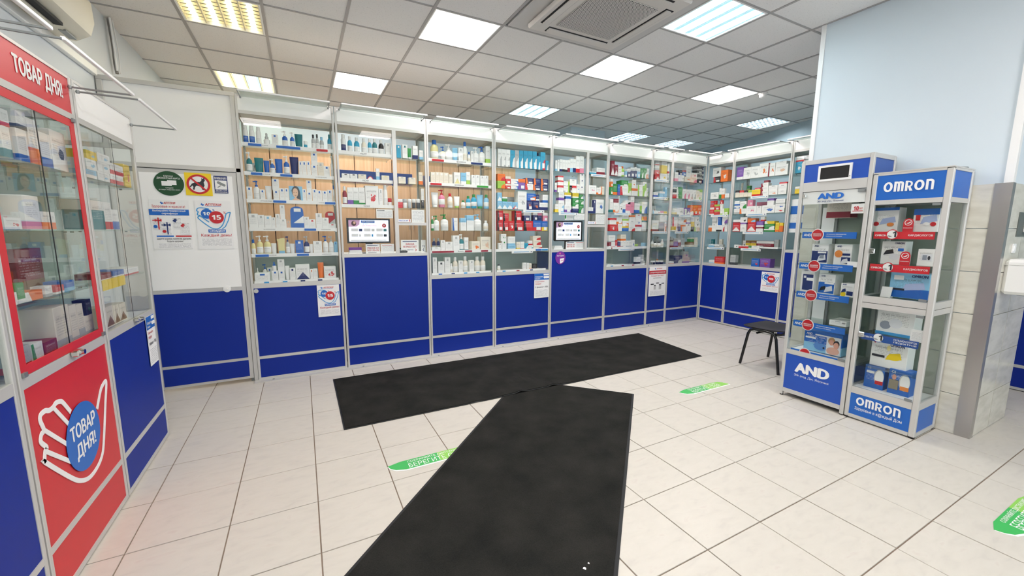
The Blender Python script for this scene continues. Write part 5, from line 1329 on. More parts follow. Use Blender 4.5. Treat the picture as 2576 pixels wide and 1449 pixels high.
# ---- before the second till
shelf_of('U4', 0, ZB[0], E1, "B 115 205 130 w s 2; B 207 300 140 w s 2; B 302 395 150 w s 2; B 400 500 165 c w 2; B 505 595 165 s w 2; B 600 690 170 c w 2; B 697 795 175 c w 2; B 800 900 180 c w 2; B 905 1000 190 c w 2; B 1005 1082 300 c w 2; B 1010 1085 230 n w 2; B 1088 1195 210 c r 2; B 1200 1310 400 c w 2", priced=0.7, dmax=0.2)
shelf_of('U4', 1, ZB[1], E1, "B 108 280 860 e d 2; B 108 278 700 855 d r 2; B 287 405 930 r o 4; B 287 405 755 930 r o 4; B 412 580 925 w b 2; B 412 580 815 925 w b 2; B 582 735 815 v d 4; B 740 915 930 w r 3; B 745 925 800 930 n d 3; B 920 1090 950 n d 3; B 935 1095 810 950 n d 3; B 1095 1265 955 n d 3; B 1100 1270 820 955 n d 3", priced=0.8)
shelf_of('U4', 2, ZB[2], E1, "B 105 210 1330 l w 6; B 215 328 1330 l w 6; B 332 445 1335 l w 6; B 450 565 1345 l r 6; B 105 205 1125 1330 l w 6; B 215 328 1225 1330 g w 4; B 332 560 1230 1335 y w 4; B 570 770 1100 w s 5; B 775 905 1305 n d 5; B 910 1058 1310 n d 5; B 1060 1290 1360 w n 1; B 775 980 1150 1305 b d 2; B 985 1055 1175 1310 n w 1; B 1135 1255 1180 1360 w b 1", priced=0.5)
shelf_of('U4', 3, ZB[3], E2, "B 90 205 365 r k 3; B 207 320 370 r k 3; B 325 433 370 r w 5; B 436 620 370 r k 3; B 625 813 370 r k 3; B 816 990 360 b r 1; B 992 1120 375 b y 1; B 95 207 160 365 r k 3; B 215 320 215 370 r k 3; B 436 580 165 370 r k 3; B 625 745 205 370 n w 4; B 816 905 195 360 n w 4; B 915 988 210 360 n p 4; B 1015 1118 205 375 p w 4", priced=0.7)
shelf_of('U4', 4, ZB[4], E2, "B 115 180 815 w s; B 190 275 775 w g; B 165 270 630 775 w g 5; B 310 460 860 l w 1; B 310 450 685 860 w l 1; B 480 550 795 o y 1; B 555 635 790 w r 1; B 640 715 820 c w 2; B 720 812 860 w c 2; B 720 800 770 860 w r 1; B 820 995 855 o r 2; B 818 970 755 855 o r 2; B 815 965 670 755 o r 2", priced=0.2)
shelf_of('U4', 5, ZB[5], E2, "F 95 160 1240 w q; B 615 680 1215 w d 1; B 690 733 1220 w m 1; B 736 785 1230 o d 1; B 805 890 1235 k q")
# ---- second till
l_, r_ = (0.07, 1.37), (1.5, 2.25)
shelf_of('U5', 0, TILL[0], E3, "B 65 110 390 w l 1; B 118 160 380 w s; B 170 225 370 w n 1; B 227 288 380 w k 1; B 290 343 385 w k 1; B 345 403 385 w m 1; B 405 468 355 w l 1; B 470 535 365 w n 1; B 540 625 300 w r 1; B 628 720 300 w p 1", l_)
shelf_of('U5', 0, TILL[0], E3, "B 850 1000 650 c w 4; B 1010 1220 565 w m 1", r_)
shelf_of('U5', 1, TILL[1], E3, "B 55 100 905 w v 1; B 120 250 960 w r 4; B 125 250 850 960 w r 4; B 125 248 740 850 w r 4; B 255 355 985 w s 1; B 255 355 870 985 w s 1; B 360 388 875 e y; B 395 445 970 k d 5; B 448 545 970 w r 4; B 395 545 825 970 w s 0; B 550 622 940 w l 5; B 625 760 980 w n 0; B 630 755 840 980 w n 0; B 625 760 705 840 w n 0", l_, priced=0.3)
shelf_of('U5', 1, TILL[1], E3, "B 830 1000 960 w p 5; B 1005 1108 1015 w d 1; B 1110 1220 990 o d 3", r_, priced=0.4)
shelf_of('U5', 2, TILL[2], C6, "B 1625 1665 1175 w y 1; B 1668 1735 1130 w l 2; B 1670 1735 1030 1130 w v 1; B 1740 1820 1185 w v 1; B 1752 1818 1080 1185 w b 4; B 1740 1820 1035 1080 y w 1; B 1838 1910 1205 n w 4; B 1838 1910 1155 1205 g w 2; B 1838 1910 1100 1155 g w 2; B 1838 1912 1040 1100 y w 1; B 1916 1995 1180 g w 2; B 1915 1998 1115 1180 g w 2; B 1918 1965 1060 1115 g w 2", l_, priced=0.6)
shelf_of('U5', 2, TILL[2], C6, "B 2030 2088 1215 w n 1; B 2090 2120 1125 n w; B 2122 2230 1120 w b 5", r_)
# ---- after the second till
shelf_of('U6', 0, ZB[0], E4, "B 178 258 235 m w 6; B 262 335 335 m w 6; B 345 425 385 w p 5; F 430 512 365 e d; B 190 258 430 w m 4; B 270 415 460 w s; B 515 558 490 l w 1; B 562 640 430 n w 4; B 642 740 395 n w 4; B 742 800 390 n w 4; B 802 880 415 l w 4; B 890 960 420 g w 2; B 965 1035 420 g w 2; B 1038 1110 430 w d 1; B 890 1035 265 420 g w 4", priced=0.5)
shelf_of('U6', 1, ZB[1], E4, "B 150 213 870 g d 5; B 155 213 680 870 d w 4; B 217 322 800 g d 1; B 330 388 810 b v 1; B 392 588 865 w r 3; B 415 588 715 865 g w 1; B 592 665 780 e w 1; B 670 815 905 w d 4; B 680 775 700 905 w d 5; B 820 938 940 w e 3; B 820 935 820 940 w e 3; B 942 1028 850 e w 2; B 945 1028 755 850 w e 2; B 1032 1110 900 w e 2", priced=0.5)
shelf_of('U6', 2, ZB[2], E4, "B 145 222 1170 w t 1; B 227 350 1280 w d 1; B 235 350 1160 1280 m w 1; B 375 450 1295 w k 5; B 352 372 1090 w s; B 455 522 1260 w b 1; B 525 638 1290 p w 1; B 525 638 1200 1290 w k 2; B 642 735 1105 p w 4; B 742 865 1270 w b 1; B 868 920 1330 e g 1; B 925 1090 1235 w b 2", priced=0.4)
shelf_of('U6', 3, ZB[3], E5, "B 110 250 440 r w 5; B 110 248 310 440 w r 4; B 255 362 430 w r 3; B 255 362 295 430 w d 1; B 365 495 475 b y 4; B 375 495 365 475 w d 2; B 375 495 240 365 w e 1; B 500 628 470 w r 2; B 500 628 365 470 w s 0; B 510 628 250 365 w d 4; B 632 757 445 w r 4; B 632 757 350 445 w b 5; B 640 757 235 350 w r 0; B 765 880 460 w s 1; B 768 880 360 460 w t 4; B 765 880 280 360 d y 3", priced=0.35)
shelf_of('U6', 4, ZB[4], E5, "B 90 140 800 m w 1; B 145 222 800 w r 1; B 225 268 755 r w 1; B 270 330 800 n r 1; B 335 385 770 w m 1; B 390 445 770 w d 1; B 450 500 770 w t 1; B 502 560 770 w s 1; B 565 618 750 w b 5; B 620 683 840 e w 1; B 90 222 660 800 w s 1; B 335 440 645 770 o d 1; B 785 860 810 l s")
shelf_of('U6', 5, ZB[5], E5, "B 60 200 1245 w s; B 205 480 1250 w s; B 485 650 1250 w s; B 655 735 1100 w k 1; B 738 840 1170 s w 1; B 738 800 1055 1170 s w 1; B 803 850 1050 s l")
# ---- narrow case
shelf_of('U7', 0, ZB[0], E6, "B 75 185 480 r w 5; B 75 185 365 480 r w 5; B 80 185 250 365 w s 1; B 90 185 130 250 w r 1; B 205 372 450 w y 5; B 235 372 150 450 y w 4; B 385 452 450 w s 1; B 390 470 205 450 w r 1", priced=0.2)
shelf_of('U7', 1, ZB[1], E6, "B 40 150 905 w b 1; B 185 315 885 l w 4; B 320 372 780 l w")
shelf_of('U7', 2, ZB[2], E6, "B 22 118 1350 w l 3; B 122 203 1360 w r 5; B 206 288 1360 p w 1; B 292 370 1370 y w 1; B 25 375 1240 1352 w r 5; B 95 225 1165 1240 v w 1; B 135 225 1050 1165 w s 1")
shelf_of('U7', 3, ZB[3], E7, "B 5 160 310 w m 1; B 165 285 340 s q 1; B 290 360 350 w d 2; B 190 345 185 340 w s 0")
shelf_of('U7', 4, ZB[4], E7, "F 8 55 750 w s; F 65 138 800 w k; F 150 230 800 w k; F 235 280 740 w w; B 100 235 675 s q")
shelf_of('U7', 5, ZB[5], E7, "J 20 100 1235 k w; J 130 205 1232 k w; J 208 285 1232 k w; B 140 290 980 s d 1")
# ---- corner case
shelf_of('U8', 0, ZB[0], E6, "B 560 645 415 w p 1; B 650 790 490 w s 2; B 655 738 365 490 k n 1; B 740 830 370 490 b r 4; B 800 958 535 o d 5; B 840 958 280 535 w s 5; B 960 1098 545 o p 2; B 970 1096 435 545 w p 5; B 1100 1222 540 k s 4; B 1100 1220 440 540 k s 4; B 1100 1220 340 440 k s 4; B 1100 1215 235 340 k s 4; B 1240 1345 570 n w 4; B 1243 1348 470 570 n w 4; B 1243 1350 370 470 n w 4; B 1240 1352 250 370 n w 4", priced=0.6)
shelf_of('U8', 1, ZB[1], E6, "B 515 598 910 r w 4; B 520 598 785 910 k w 4; B 602 742 950 g w 3; B 602 744 780 950 g w 3; B 750 842 830 w p 2; B 845 928 840 w p 2; B 930 1008 840 w s 2; B 1010 1078 850 w s 2; B 1080 1160 860 o z 5; B 1165 1300 950 o e 1; B 1163 1315 840 950 e o 1", priced=0.2)
shelf_of('U8', 2, ZB[2], E7, "B 465 575 50 w a 1; B 580 725 25 w s 5; B 730 795 50 w v 3; B 800 878 25 v w 6; B 882 960 -35 d w 1; B 965 1048 -35 d r 1; B 1052 1120 -35 d r 1; B 1122 1205 -30 d w 1", priced=0.2)
shelf_of('U8', 3, ZB[3], E7, "B 458 550 450 y w 1; B 470 590 235 450 w r 3; B 555 655 450 n w 3; B 600 655 240 450 w s 1; B 660 770 450 w d 3; B 658 770 355 450 w d 1; B 665 790 240 355 w d 2; B 775 890 390 w k 0; B 800 880 250 390 w v 1; B 892 968 400 k y 4; B 895 968 235 400 w y 1; B 970 1072 455 o e 3; B 985 1078 340 455 w k 5; B 1080 1180 455 w k 5; B 1085 1185 340 455 w k 5; B 1000 1078 230 340 w k 5")
shelf_of('U8', 4, ZB[4], E7, "B 425 492 790 s m 1; B 430 485 685 790 s k 1; B 495 598 840 v m 1; B 500 598 720 840 s v 1; B 602 662 815 m s 1; B 602 662 600 815 s w 1; B 665 750 715 s w 1; B 850 960 800 h o 1; B 880 960 700 800 g o 4; B 970 1045 800 o w; B 970 1040 700 800 o w")
shelf_of('U8', 5, ZB[5], E7, "B 525 690 1115 n s 2; B 700 860 1155 s v 1; B 730 830 1025 1155 s v 5; B 400 500 1250 w d 1; B 505 690 1240 w m 1")
# ---- right-hand run
shelf_of('R1', 0, ZB[0], F1, "B 150 315 430 k r 3; B 130 318 215 430 w k 5; B 330 500 265 d w 5", priced=0.3)
shelf_of('R1', 1, ZB[1], F1, "B 75 265 810 w s 5; B 290 345 710 w g 1; B 348 418 715 w d 1; B 422 520 840 w s 1")
shelf_of('R1', 2, ZB[2], F1, "B 45 155 1230 r w 1; B 160 285 1240 r e 4; B 65 155 1100 1230 r w 1; B 163 290 1105 1240 r e 4; B 305 365 1205 w e 1; B 370 510 1200 e w 3; B 305 365 1090 1205 w s 0; B 75 155 1020 1100 r l 1; B 165 215 1015 1105 r m; B 310 365 1000 1090 r w 5", priced=0.4)
shelf_of('R1', 3, ZB[3], F2, "B 110 185 340 d w 4; B 195 288 290 w s 0; B 290 415 330 w k 1; B 420 480 290 w r 2; B 483 545 320 w s 0; B 195 288 130 290 w s 1; B 300 395 130 330 b w 3; B 425 545 140 290 w v 2")
shelf_of('R1', 4, ZB[4], F2, "B 110 235 770 l w 4; B 245 355 770 w s 1; B 360 440 770 s w 1; B 165 230 650 t w 1; B 355 420 650 o d 1")
shelf_of('R1', 5, ZB[5], F2, "B 250 470 1050 r d 1; B 120 245 1125 w l 1")
shelf_of('R2', 0, ZB[0], F1, "B 700 878 200 v w 1; B 882 1062 205 w s 5; B 1066 1262 180 w s 5; B 1266 1485 105 w d 5; B 1488 1515 100 m w; B 1520 1650 95 w d 5; B 1655 1960 130 w z 5; B 1665 1920 55 130 w s 0", dmax=0.3)
shelf_of('R2', 1, ZB[1], F1, "B 670 775 760 o k 4; B 780 882 760 o r 4; B 886 982 760 o k 4; B 986 1076 760 o e 4; B 1080 1282 745 y r 1; B 1150 1280 700 745 r w 1; B 1288 1475 780 w m 3; B 1290 1473 680 780 w m 3; B 1300 1475 590 680 w m 3; B 1370 1480 520 590 m w 1; B 1482 1700 770 w d 5; B 1482 1700 640 770 w s 0; B 1712 1912 765 w s 0; B 1715 1925 620 765 w s 0; B 1745 1930 560 620 r w 1; B 685 850 590 o s 5; B 960 1040 650 y g 4", priced=0.2)
shelf_of('R2', 2, ZB[2], F1, "B 637 777 1205 w s 1; B 780 942 1205 w d 3; B 650 778 1135 1205 w b 1; B 650 778 1025 1135 w b 1; B 785 942 1030 1205 w g 2; B 950 1188 1145 w p 5; B 975 1100 995 1145 p w 5; B 1192 1312 1140 w s 0; B 1195 1430 1045 1140 p w 1; B 1325 1638 1120 w b 5; B 1450 1610 955 1120 w v 4; B 1642 1862 1200 w r 5; B 1645 1880 1090 1200 w b 5; B 1660 1885 970 1090 w s 1", priced=0.15)
shelf_of('R2', 3, ZB[3], F2, "B 645 828 290 r w 6; B 645 828 205 290 w m 1; B 832 970 380 w s 0; B 835 970 270 380 w v 4; B 835 995 150 270 w k 5; B 1005 1188 260 r w 6; B 1005 1180 175 260 d l 2; B 1192 1352 370 w m 4; B 1200 1365 240 370 v w 1; B 1300 1388 135 240 w r 1; B 1372 1607 420 g w 4; B 1385 1612 300 420 g w 2; B 1390 1612 235 300 y w 3; B 1640 1725 270 y d 1; B 1730 1815 275 d y 4", priced=0.4)
shelf_of('R2', 4, ZB[4], F2, "B 695 795 775 w k 5; B 800 870 790 r w 4; B 873 943 790 r w 4; B 946 1018 790 r w 4; B 1022 1082 800 g w 1; B 1088 1272 800 w s 0; B 1275 1690 830 w k 1; B 895 958 680 w k 5; B 962 1075 680 y h 4; B 1080 1200 680 y h 4; B 1205 1600 690 m w 4; B 1615 1710 660 s w 1")
shelf_of('R2', 5, ZB[5], F2, "B 1090 1272 1090 b r 5; B 1282 1520 1095 v r 5; B 1170 1360 1270 w s; B 600 730 1010 s q 1")
shelf_of('R3', 0, TILL[0], C6B, "B 2295 2380 355 c w 5; B 2300 2430 300 355 w r 1; B 2400 2480 330 s w", (0.07, 1.28))
shelf_of('R3', 1, TILL[1], C6B, "B 2300 2370 640 y w 4; B 2385 2450 610 e w 1", (0.07, 1.28))
# ---- side cases
G1, G2 = (0, 260, 3.812), (0, 560, 3.8125)
shelf_of('L2', 0, LSH[0], G1, "B 2 85 220 w t 1; B 2 80 60 220 w r 1; B 95 148 445 y d 1; B 150 248 250 w b 1; B 152 246 75 250 w q 1; B 252 338 150 w d 1; B 342 470 280 w b 1; B 474 610 270 w q 5", dep=(0.08, 0.4, 0.7))
shelf_of('L2', 1, LSH[1], G1, "B 40 205 1095 w r 5; B 215 362 885 w p 1; B 392 525 1040 w d 1", dep=(0.08, 0.4))
shelf_of('L2', 2, LSH[2], G2, "B 20 165 680 w s 5; B 240 410 655 d w 3; B 430 500 605 w s 1; B 530 615 600 r w 1; B 618 712 555 b l 1; B 60 150 600 w s 0; B 155 255 575 g w 1; B 400 480 545 w q 0", dep=(0.08, 0.25))
shelf_of('L2', 2, LSH[2], G2, "B 130 390 250 m h 1; B 400 780 140 m h 1", dep=(0.42,), dmax=0.1)
shelf_of('L2', 5, 2.34, G2, "B 500 655 800 o s 1; B 658 728 790 o s 1; B 730 790 780 o s 1; B 795 930 880 o s 1; B 820 930 725 880 k g 5; B 300 410 1150 w g 3; B 420 575 1120 m w 1; B 140 290 1190 s r 1", dep=(0.08, 0.4, 0.7))
shelf_of('L1', 0, LSH[0], G1, "B 830 925 640 l w 1; B 830 925 540 640 w l 5; B 830 925 460 540 y l 5; B 940 1050 660 w l 5; B 940 1050 570 660 w l 5; B 940 1050 490 570 w l 5; B 1065 1180 690 w r 1; B 1065 1180 590 690 w r 1; B 1185 1285 600 y r 5", dep=(0.08, 0.4))
shelf_of('L1', 1, LSH[1], G1, "B 865 985 930 t w 4; B 990 1060 950 w r 1; B 1065 1130 1020 w b 1", dep=(0.08, 0.4))
shelf_of('L1', 2, LSH[2], G2, "B 970 1070 480 m w 1; B 1085 1190 455 b w 1; B 1195 1330 430 w r 1", dep=(0.08, 0.4))
shelf_of('L1', 5, 2.34, G2, "B 1010 1085 800 o h 6; B 1088 1140 785 o h 6; B 1143 1205 770 o h 6", dep=(0.08, 0.4))
c = ROW['L1']; a0, zz = c.at(970/3.8125, 560+540/3.8125, 0.05); a1 = c.at(1190/3.8125, 560+500/3.8125, 0.05)[0]
obj('yellow_strip', BOX(a0, a1, 0.045, 0.058, 2.86, 3.0), YELLOW, c.o)
finish_labels()
PENDING.clear()

# red basket at the inside corner and the shelf notes of the medicine cases
t = thing('wire_basket', 'dark red plastic basket on the counter behind the corner cases', 'basket', (16.35, Y_ROW+1.4, 2.39))
rb_ = mat('basket_red', '#7e2530', 0.5)
for z, g in ((0.0, 0.0), (0.14, 0.03), (0.28, 0.06), (0.42, 0.09)):
    obj('band', BOXES((-0.45-g, 0.45+g, -0.3-g, -0.27-g, z, z+0.09), (-0.45-g, 0.45+g, 0.27+g, 0.3+g, z, z+0.09), (-0.45-g, -0.42-g, -0.27-g, 0.27+g, z, z+0.09), (0.42+g, 0.45+g, -0.27-g, 0.27+g, z, z+0.09)), rb_, t)
obj('floor', BOX(-0.45, 0.45, -0.3, 0.3, -0.0, 0.02), rb_, t)
for a in (-0.46, -0.2, 0.0, 0.2, 0.46): obj('rib', BOX(a-0.012, a+0.012, -0.36, -0.27, 0.02, 0.5), rb_, t)
bm_ = BOX(15.3, 17.6, Y_ROW+0.98, Y_ROW+1.75, 2.3, 2.38); tag(obj('staff_counter', bm_, WHITE), 'white staff counter behind the corner case', 'counter')
o_ = obj('staff_counter_base', BOX(15.4, 17.5, Y_ROW+1.05, Y_ROW+1.7, 0.0, 2.3), STAFF); o_.parent = bpy.data.objects['staff_counter']; o_.name = 'base'

def note(key, k, crop, x0, x1, y, h=0.085):
    """white category note hanging from a shelf edge"""
    c = ROW[key]; a = c.at(crop[0]+x0/crop[2], crop[1]+y/crop[2], 0.04)[0]; b = c.at(crop[0]+x1/crop[2], crop[1]+y/crop[2], 0.04)[0]; z = ZB[k] if key not in ('U5', 'U2') else TILL[k]
    o = obj('shelf_note', BOX(a, b, 0.032, 0.042, z-0.085, z+0.0), WHITE_P, c.o)
    obj('note_line', BOX(a+0.1*(b-a), a+0.82*(b-a), 0.029, 0.032, z-0.05, z-0.035), SIGN_LB, o)
    obj('note_dot', BOX(a+0.9*(b-a), a+0.95*(b-a), 0.029, 0.032, z-0.057, z-0.03), NAVY, o)
for q in (('U4', 2, E2, 612, 1035, 175), ('U4', 4, E2, 380, 805, 1000), ('U5', 0, E3, 875, 1220, 705), ('U5', 2, C6, 1670, 1900, 1262), ('U6', 2, E5, 205, 545, 215), ('U6', 4, E5, 285, 605, 940), ('U7', 0, E6, 60, 410, 600), ('U7', 1, E6, 35, 380, 1020),
          ('U7', 3, E7, 5, 340, 565), ('U8', 1, E6, 890, 1205, 1075), ('U8', 2, E7, 615, 920, 200), ('U8', 3, E7, 520, 825, 575), ('U8', 4, E7, 410, 700, 945), ('R1', 2, F1, 85, 500, 1375), ('R1', 4, F2, 80, 470, 850),
          ('R2', 1, F1, 1050, 1475, 910), ('R2', 2, F1, 935, 1430, 1355), ('R2', 3, F2, 890, 1350, 500), ('R2', 4, F2, 845, 1300, 900)): note(*q)
def low_row(key, k, s0, s1, n):
    """long flat white cartons laid along the shelf edge"""
    c = ROW[key]; st = strip(c, s0, s1, ZB[k], c.o, [(s0+0.2+i*(s1-s0-0.3)/n, s0+0.3+i*(s1-s0-0.3)/n, rnd.choice('nlmb')) for i in range(n)], h=0.09)
for key in ('U4', 'U6'): low_row(key, 5, 0.1, ROW[key].w-0.15, 3)
for key, k in (('U3', 5), ('U1', 5)): low_row(key, k, 0.08, ROW[key].w-0.09, 4)
# ================================================================ kiosks (front faces towards -X, so the local frame is turned by -90 degrees)
def kiosk(key, name, label, short, y, w, zt):
    c = Case(name, label, 11.5, y, -math.pi/2, w, short); c.o['category'] = 'kiosk'; c.o['group'] = 'tall glass kiosks by the column'; ROW[key] = c
    return c
def Lt(px, py, c, d=0.0): return c.at(px, py, d)
D = 0.9
# ---- first kiosk (white and royal blue)
c = kiosk('KA', 'glass_kiosk', 'tall glass kiosk with royal blue panels and photo frame on top', 'royal blue kiosk', -3.69, 1.24, 5.1); o = c.o; w = c.w
for a, d in ((0, 0), (w-0.07, 0), (0, D-0.07), (w-0.07, D-0.07)): obj('post', BOX(a, a+0.07, d, d+0.07, 0.02, 5.12, 0.01), ALU, o)
for z0, z1 in ((0.1, 0.19), (0.99, 1.09), (4.5, 4.69), (5.05, 5.12)):
    obj('rail', BOX(0.07, w-0.07, 0.005, 0.06, z0, z1), ALU, o)
    for a in (0.005, w-0.065): obj('rail', BOX(a, a+0.06, 0.07, D-0.07, z0, z1), ALU, o)
obj('base_panel', BOX(0.07, w-0.07, 0.015, 0.035, 0.19, 0.99), KBLUE2, o)
obj('top_panel', BOX(0.07, w-0.07, 0.015, 0.035, 4.69, 5.05), KBLUE2, o)
for a in (0.02, w-0.04):
    obj('side_panel', BOX(a, a+0.02, 0.07, D-0.07, 0.19, 0.99), KBLUE2, o); obj('side_panel', BOX(a, a+0.02, 0.07, D-0.07, 4.69, 5.05), mat('kiosk_side_blue', '#2a56a8', 0.45), o)
    obj('side_glass', BOX(a, a+0.012, 0.07, D-0.07, 1.09, 4.5), GLASS_SIDE, o)
obj('roof', BOX(0.01, w-0.01, 0.01, D-0.01, 5.12, 5.135), ALU, o)
dr_ = obj('glass_door', BOX(0.075, w-0.075, 0.012, 0.024, 1.1, 4.49), GLASS, o)
obj('header_strip', BOX(0.08, w-0.08, 0.026, 0.036, 4.24, 4.49), PAPER, dr_)
text('lettering', 'AND', 0.36, 0.82, 4.33, 4.45, 0.008, SIGN_BLUE, dr_, 0.06, keep=False)
text('lettering', 'Эй энд Ди, Япония', 0.36, 0.82, 4.265, 4.31, 0.008, NAVY, dr_, 0.006, keep=False)
obj('lock', BOX(0.09, 0.16, -0.03, 0.01, 4.38, 4.45, 0.01), CHROME, dr_); obj('hinge', BOX(w-0.19, w-0.08, -0.02, 0.012, 4.43, 4.48), ALU_D, dr_); obj('hinge', BOX(w-0.19, w-0.08, -0.02, 0.012, 1.1, 1.15), ALU_D, dr_)
obj('floor', BOX(0.07, w-0.07, 0.06, D-0.06, 1.06, 1.08), WHITE, o)
obj('back_panel', BOX(0.07, w-0.07, D-0.05, D-0.04, 1.09, 4.5), frosted('kiosk_back_glass', '#b3bcb2', 0.6), o)
obj('white_back_strip', BOX(0.1, 0.34, D-0.075, D-0.055, 1.12, 4.2), PAPER, o)
obj('shelf_track', BOX(0.36, 0.4, D-0.09, D-0.05, 1.09, 4.3), ALU_D, o)
for a in (0.01, w-0.08): obj('foot', BOX(a+0.01, a+0.06, 0.01, 0.06, 0.0, 0.022), BLACK, o)
text('lettering', 'AND', 0.27, 0.93, 0.62, 0.84, 0.011, PAPER, o, 0.06, keep=False)
text('lettering', 'Эй энд Ди, Япония', 0.27, 0.93, 0.52, 0.58, 0.011, PAPER, o, 0.004, keep=False)
KSH = [3.64, 2.99, 2.37, 1.73, 1.09]
DISKR = mat('disc_red', '#c3202a', 0.45)
def talker(c, z, tilt=0.0):
    st = obj('talker_strip', BOX(0.13, 1.09, 0.045, 0.055, z-0.1, z+0.03), SIGN_BLUE, c.o)
    text('lettering', 'AND', 0.16, 0.3, z-0.06, z-0.005, 0.043, PAPER, st, 0.03, keep=False)
    obj('disc_rim', DISC(0.42, z-0.03, 0.115, 0.125, 0.036, 0.044, 28), PAPER, st); obj('disc', DISC(0.42, z-0.03, 0.1, 0.11, 0.03, 0.036, 28), DISKR, st)
    text('lettering', 'МИНИМУМ', 0.345, 0.495, z-0.025, z+0.0, 0.027, PAPER, st, 0.02, keep=False); text('lettering', 'СЛОЖНОСТИ', 0.345, 0.495, z-0.06, z-0.035, 0.027, PAPER, st, 0.02, keep=False)
    text('lettering', '– от японского производителя', 0.57, 0.92, z-0.03, z-0.005, 0.043, PAPER, st, 0.012, keep=False); text('lettering', 'медицинской техники', 0.57, 0.85, z-0.065, z-0.04, 0.043, PAPER, st, 0.012, keep=False)
for z in KSH[:4]:
    obj('shelf', BOX(0.08, w-0.08, 0.06, D-0.08, z-0.025, z), GLASS_S, c.o)
for z in KSH: talker(c, z)
# photo frame on the top panel
q0 = c.at(2061, 417, 0); q1 = c.at(2141, 450, 0)
t = thing('digital_photo_frame', 'white digital photo frame with black screen on the royal blue kiosk', 'photo frame', c.world(q0[0], 0.013, q1[1]), c.rz); ww, hh = q1[0]-q0[0], 0.31
obj('frame', frame_bm(ww, hh, 0.04, -0.03, 0), WHITE_P, t); obj('screen', BOX(0.04, ww-0.04, -0.02, 0, 0.04, hh-0.04), BLACK, t); obj('button', DISC(ww-0.02, 0.06, 0.01, 0.01, -0.033, -0.03, 10), ALU_D, t)
K1, K2 = (1980, 460, 5.175), (1960, 720, 7.245)
def device(key, crop, x0, x1, yt, zb, d, dp, c1, c2, sty, label, txt=None, txm=None, extra=None, z0=None):
    """monitor carton in a kiosk, with its printed picture and lettering as parts"""
    cc = ROW[key]; s0 = cc.at(crop[0]+x0/crop[2], crop[1]+(yt+60)/crop[2], d)[0]; s1 = cc.at(crop[0]+x1/crop[2], crop[1]+(yt+60)/crop[2], d)[0]
    z1 = cc.at(crop[0]+(x0+x1)/2/crop[2], crop[1]+yt/crop[2], d)[1]; W_, H_ = s1-s0, z1-zb
    t = thing('device_box', label, 'box', cc.world(s0, d, zb), cc.rz, group='boxed devices in the kiosks')
    b = bpy.data.objects.new('carton', UM['carton']); COL.objects.link(b); b.parent = t; b.location = (W_/2*U, 0, 0); b.scale = (W_*U, dp*U, H_*U); colr(b, c1); b['accent'] = PLIN[c2][:3]; b['print_style'] = float(sty)
    if txt: text('lettering', txt[0], txt[1]*W_, txt[2]*W_, txt[3]*H_, txt[4]*H_, -0.005, txm or NAVY, t, 0.03, keep=False)
    for n_, (shape, a0, a1, r0, r1, m_) in enumerate(extra or []):
        dz = -0.004-0.0025*n_
        if shape == 'o': obj('picture', DISC((a0+a1)/2*W_, (r0+r1)/2*H_, (a1-a0)/2*W_, (r1-r0)/2*H_, dz, 0, 22), m_, t)
        elif shape == 'p': obj('picture', PRISM([(a0*W_, r0*H_), (a1*W_, (r0*0.7+r1*0.3)*H_), ((a1-0.06)*W_, r1*H_), ((a0+0.1)*W_, (r0*0.25+r1*0.75)*H_)], dz, 0), m_, t)
        else: obj('picture', BOX(a0*W_, a1*W_, dz, 0, r0*H_, r1*H_), m_, t)
    return t
dev_w, dev_g = mat('device_white', '#e4e6ea', 0.4), mat('device_grey', '#8f98a5', 0.4)
ORG = mat('badge_orange', '#e68a3c', 0.5)
device('KA', K1, 530, 845, 180, KSH[0]+0.32, 0.5, 0.3, 'o', 'm', 1, 'grey and maroon box hanging at the top of the royal blue kiosk')
device('KA', K1, 325, 540, 795, KSH[1], 0.25, 0.32, 'w', 'n', 9, 'white and navy blood pressure monitor box on the second shelf of the royal blue kiosk', ('AND', 0.15, 0.42, 0.86, 0.94), None, [('b', 0.03, 0.97, 0.1, 0.66, NAVY), ('p', 0.38, 0.9, 0.14, 0.5, dev_w), ('b', 0.52, 0.78, 0.3, 0.48, dev_g), ('b', 0.4, 0.9, 0.55, 0.63, PAPER)])
device('KA', K1, 618, 850, 800, KSH[1], 0.25, 0.32, 'w', 'n', 9, 'white blood pressure monitor box with an orange circle in the royal blue kiosk', ('AND', 0.15, 0.42, 0.86, 0.94), None, [('o', 0.04, 0.5, 0.38, 0.72, ORG), ('b', 0.45, 0.95, 0.1, 0.4, NAVY), ('p', 0.42, 0.85, 0.06, 0.36, dev_w), ('b', 0.5, 0.92, 0.48, 0.58, NAVY)])
device('KA', K1, 188, 360, 1125, KSH[2], 0.2, 0.2, 'w', 'n', 9, 'white box with a tall navy panel on the third shelf of the royal blue kiosk', ('AND', 0.2, 0.5, 0.93, 0.985), None, [('b', 0.15, 0.92, 0.1, 0.78, NAVY), ('b', 0.22, 0.4, 0.62, 0.72, dev_w), ('b', 0.45, 0.95, 0.52, 0.64, PAPER)])
device('KA', K1, 412, 630, 1190, KSH[2], 0.25, 0.32, 'w', 'n', 9, 'white and blue monitor box in the middle of the third kiosk shelf', ('AND', 0.15, 0.42, 0.87, 0.95), None, [('b', 0.03, 0.97, 0.06, 0.6, SIGN_BLUE), ('p', 0.1, 0.5, 0.16, 0.42, BLACK), ('p', 0.4, 0.9, 0.1, 0.45, dev_w), ('b', 0.4, 0.95, 0.52, 0.6, PAPER)])
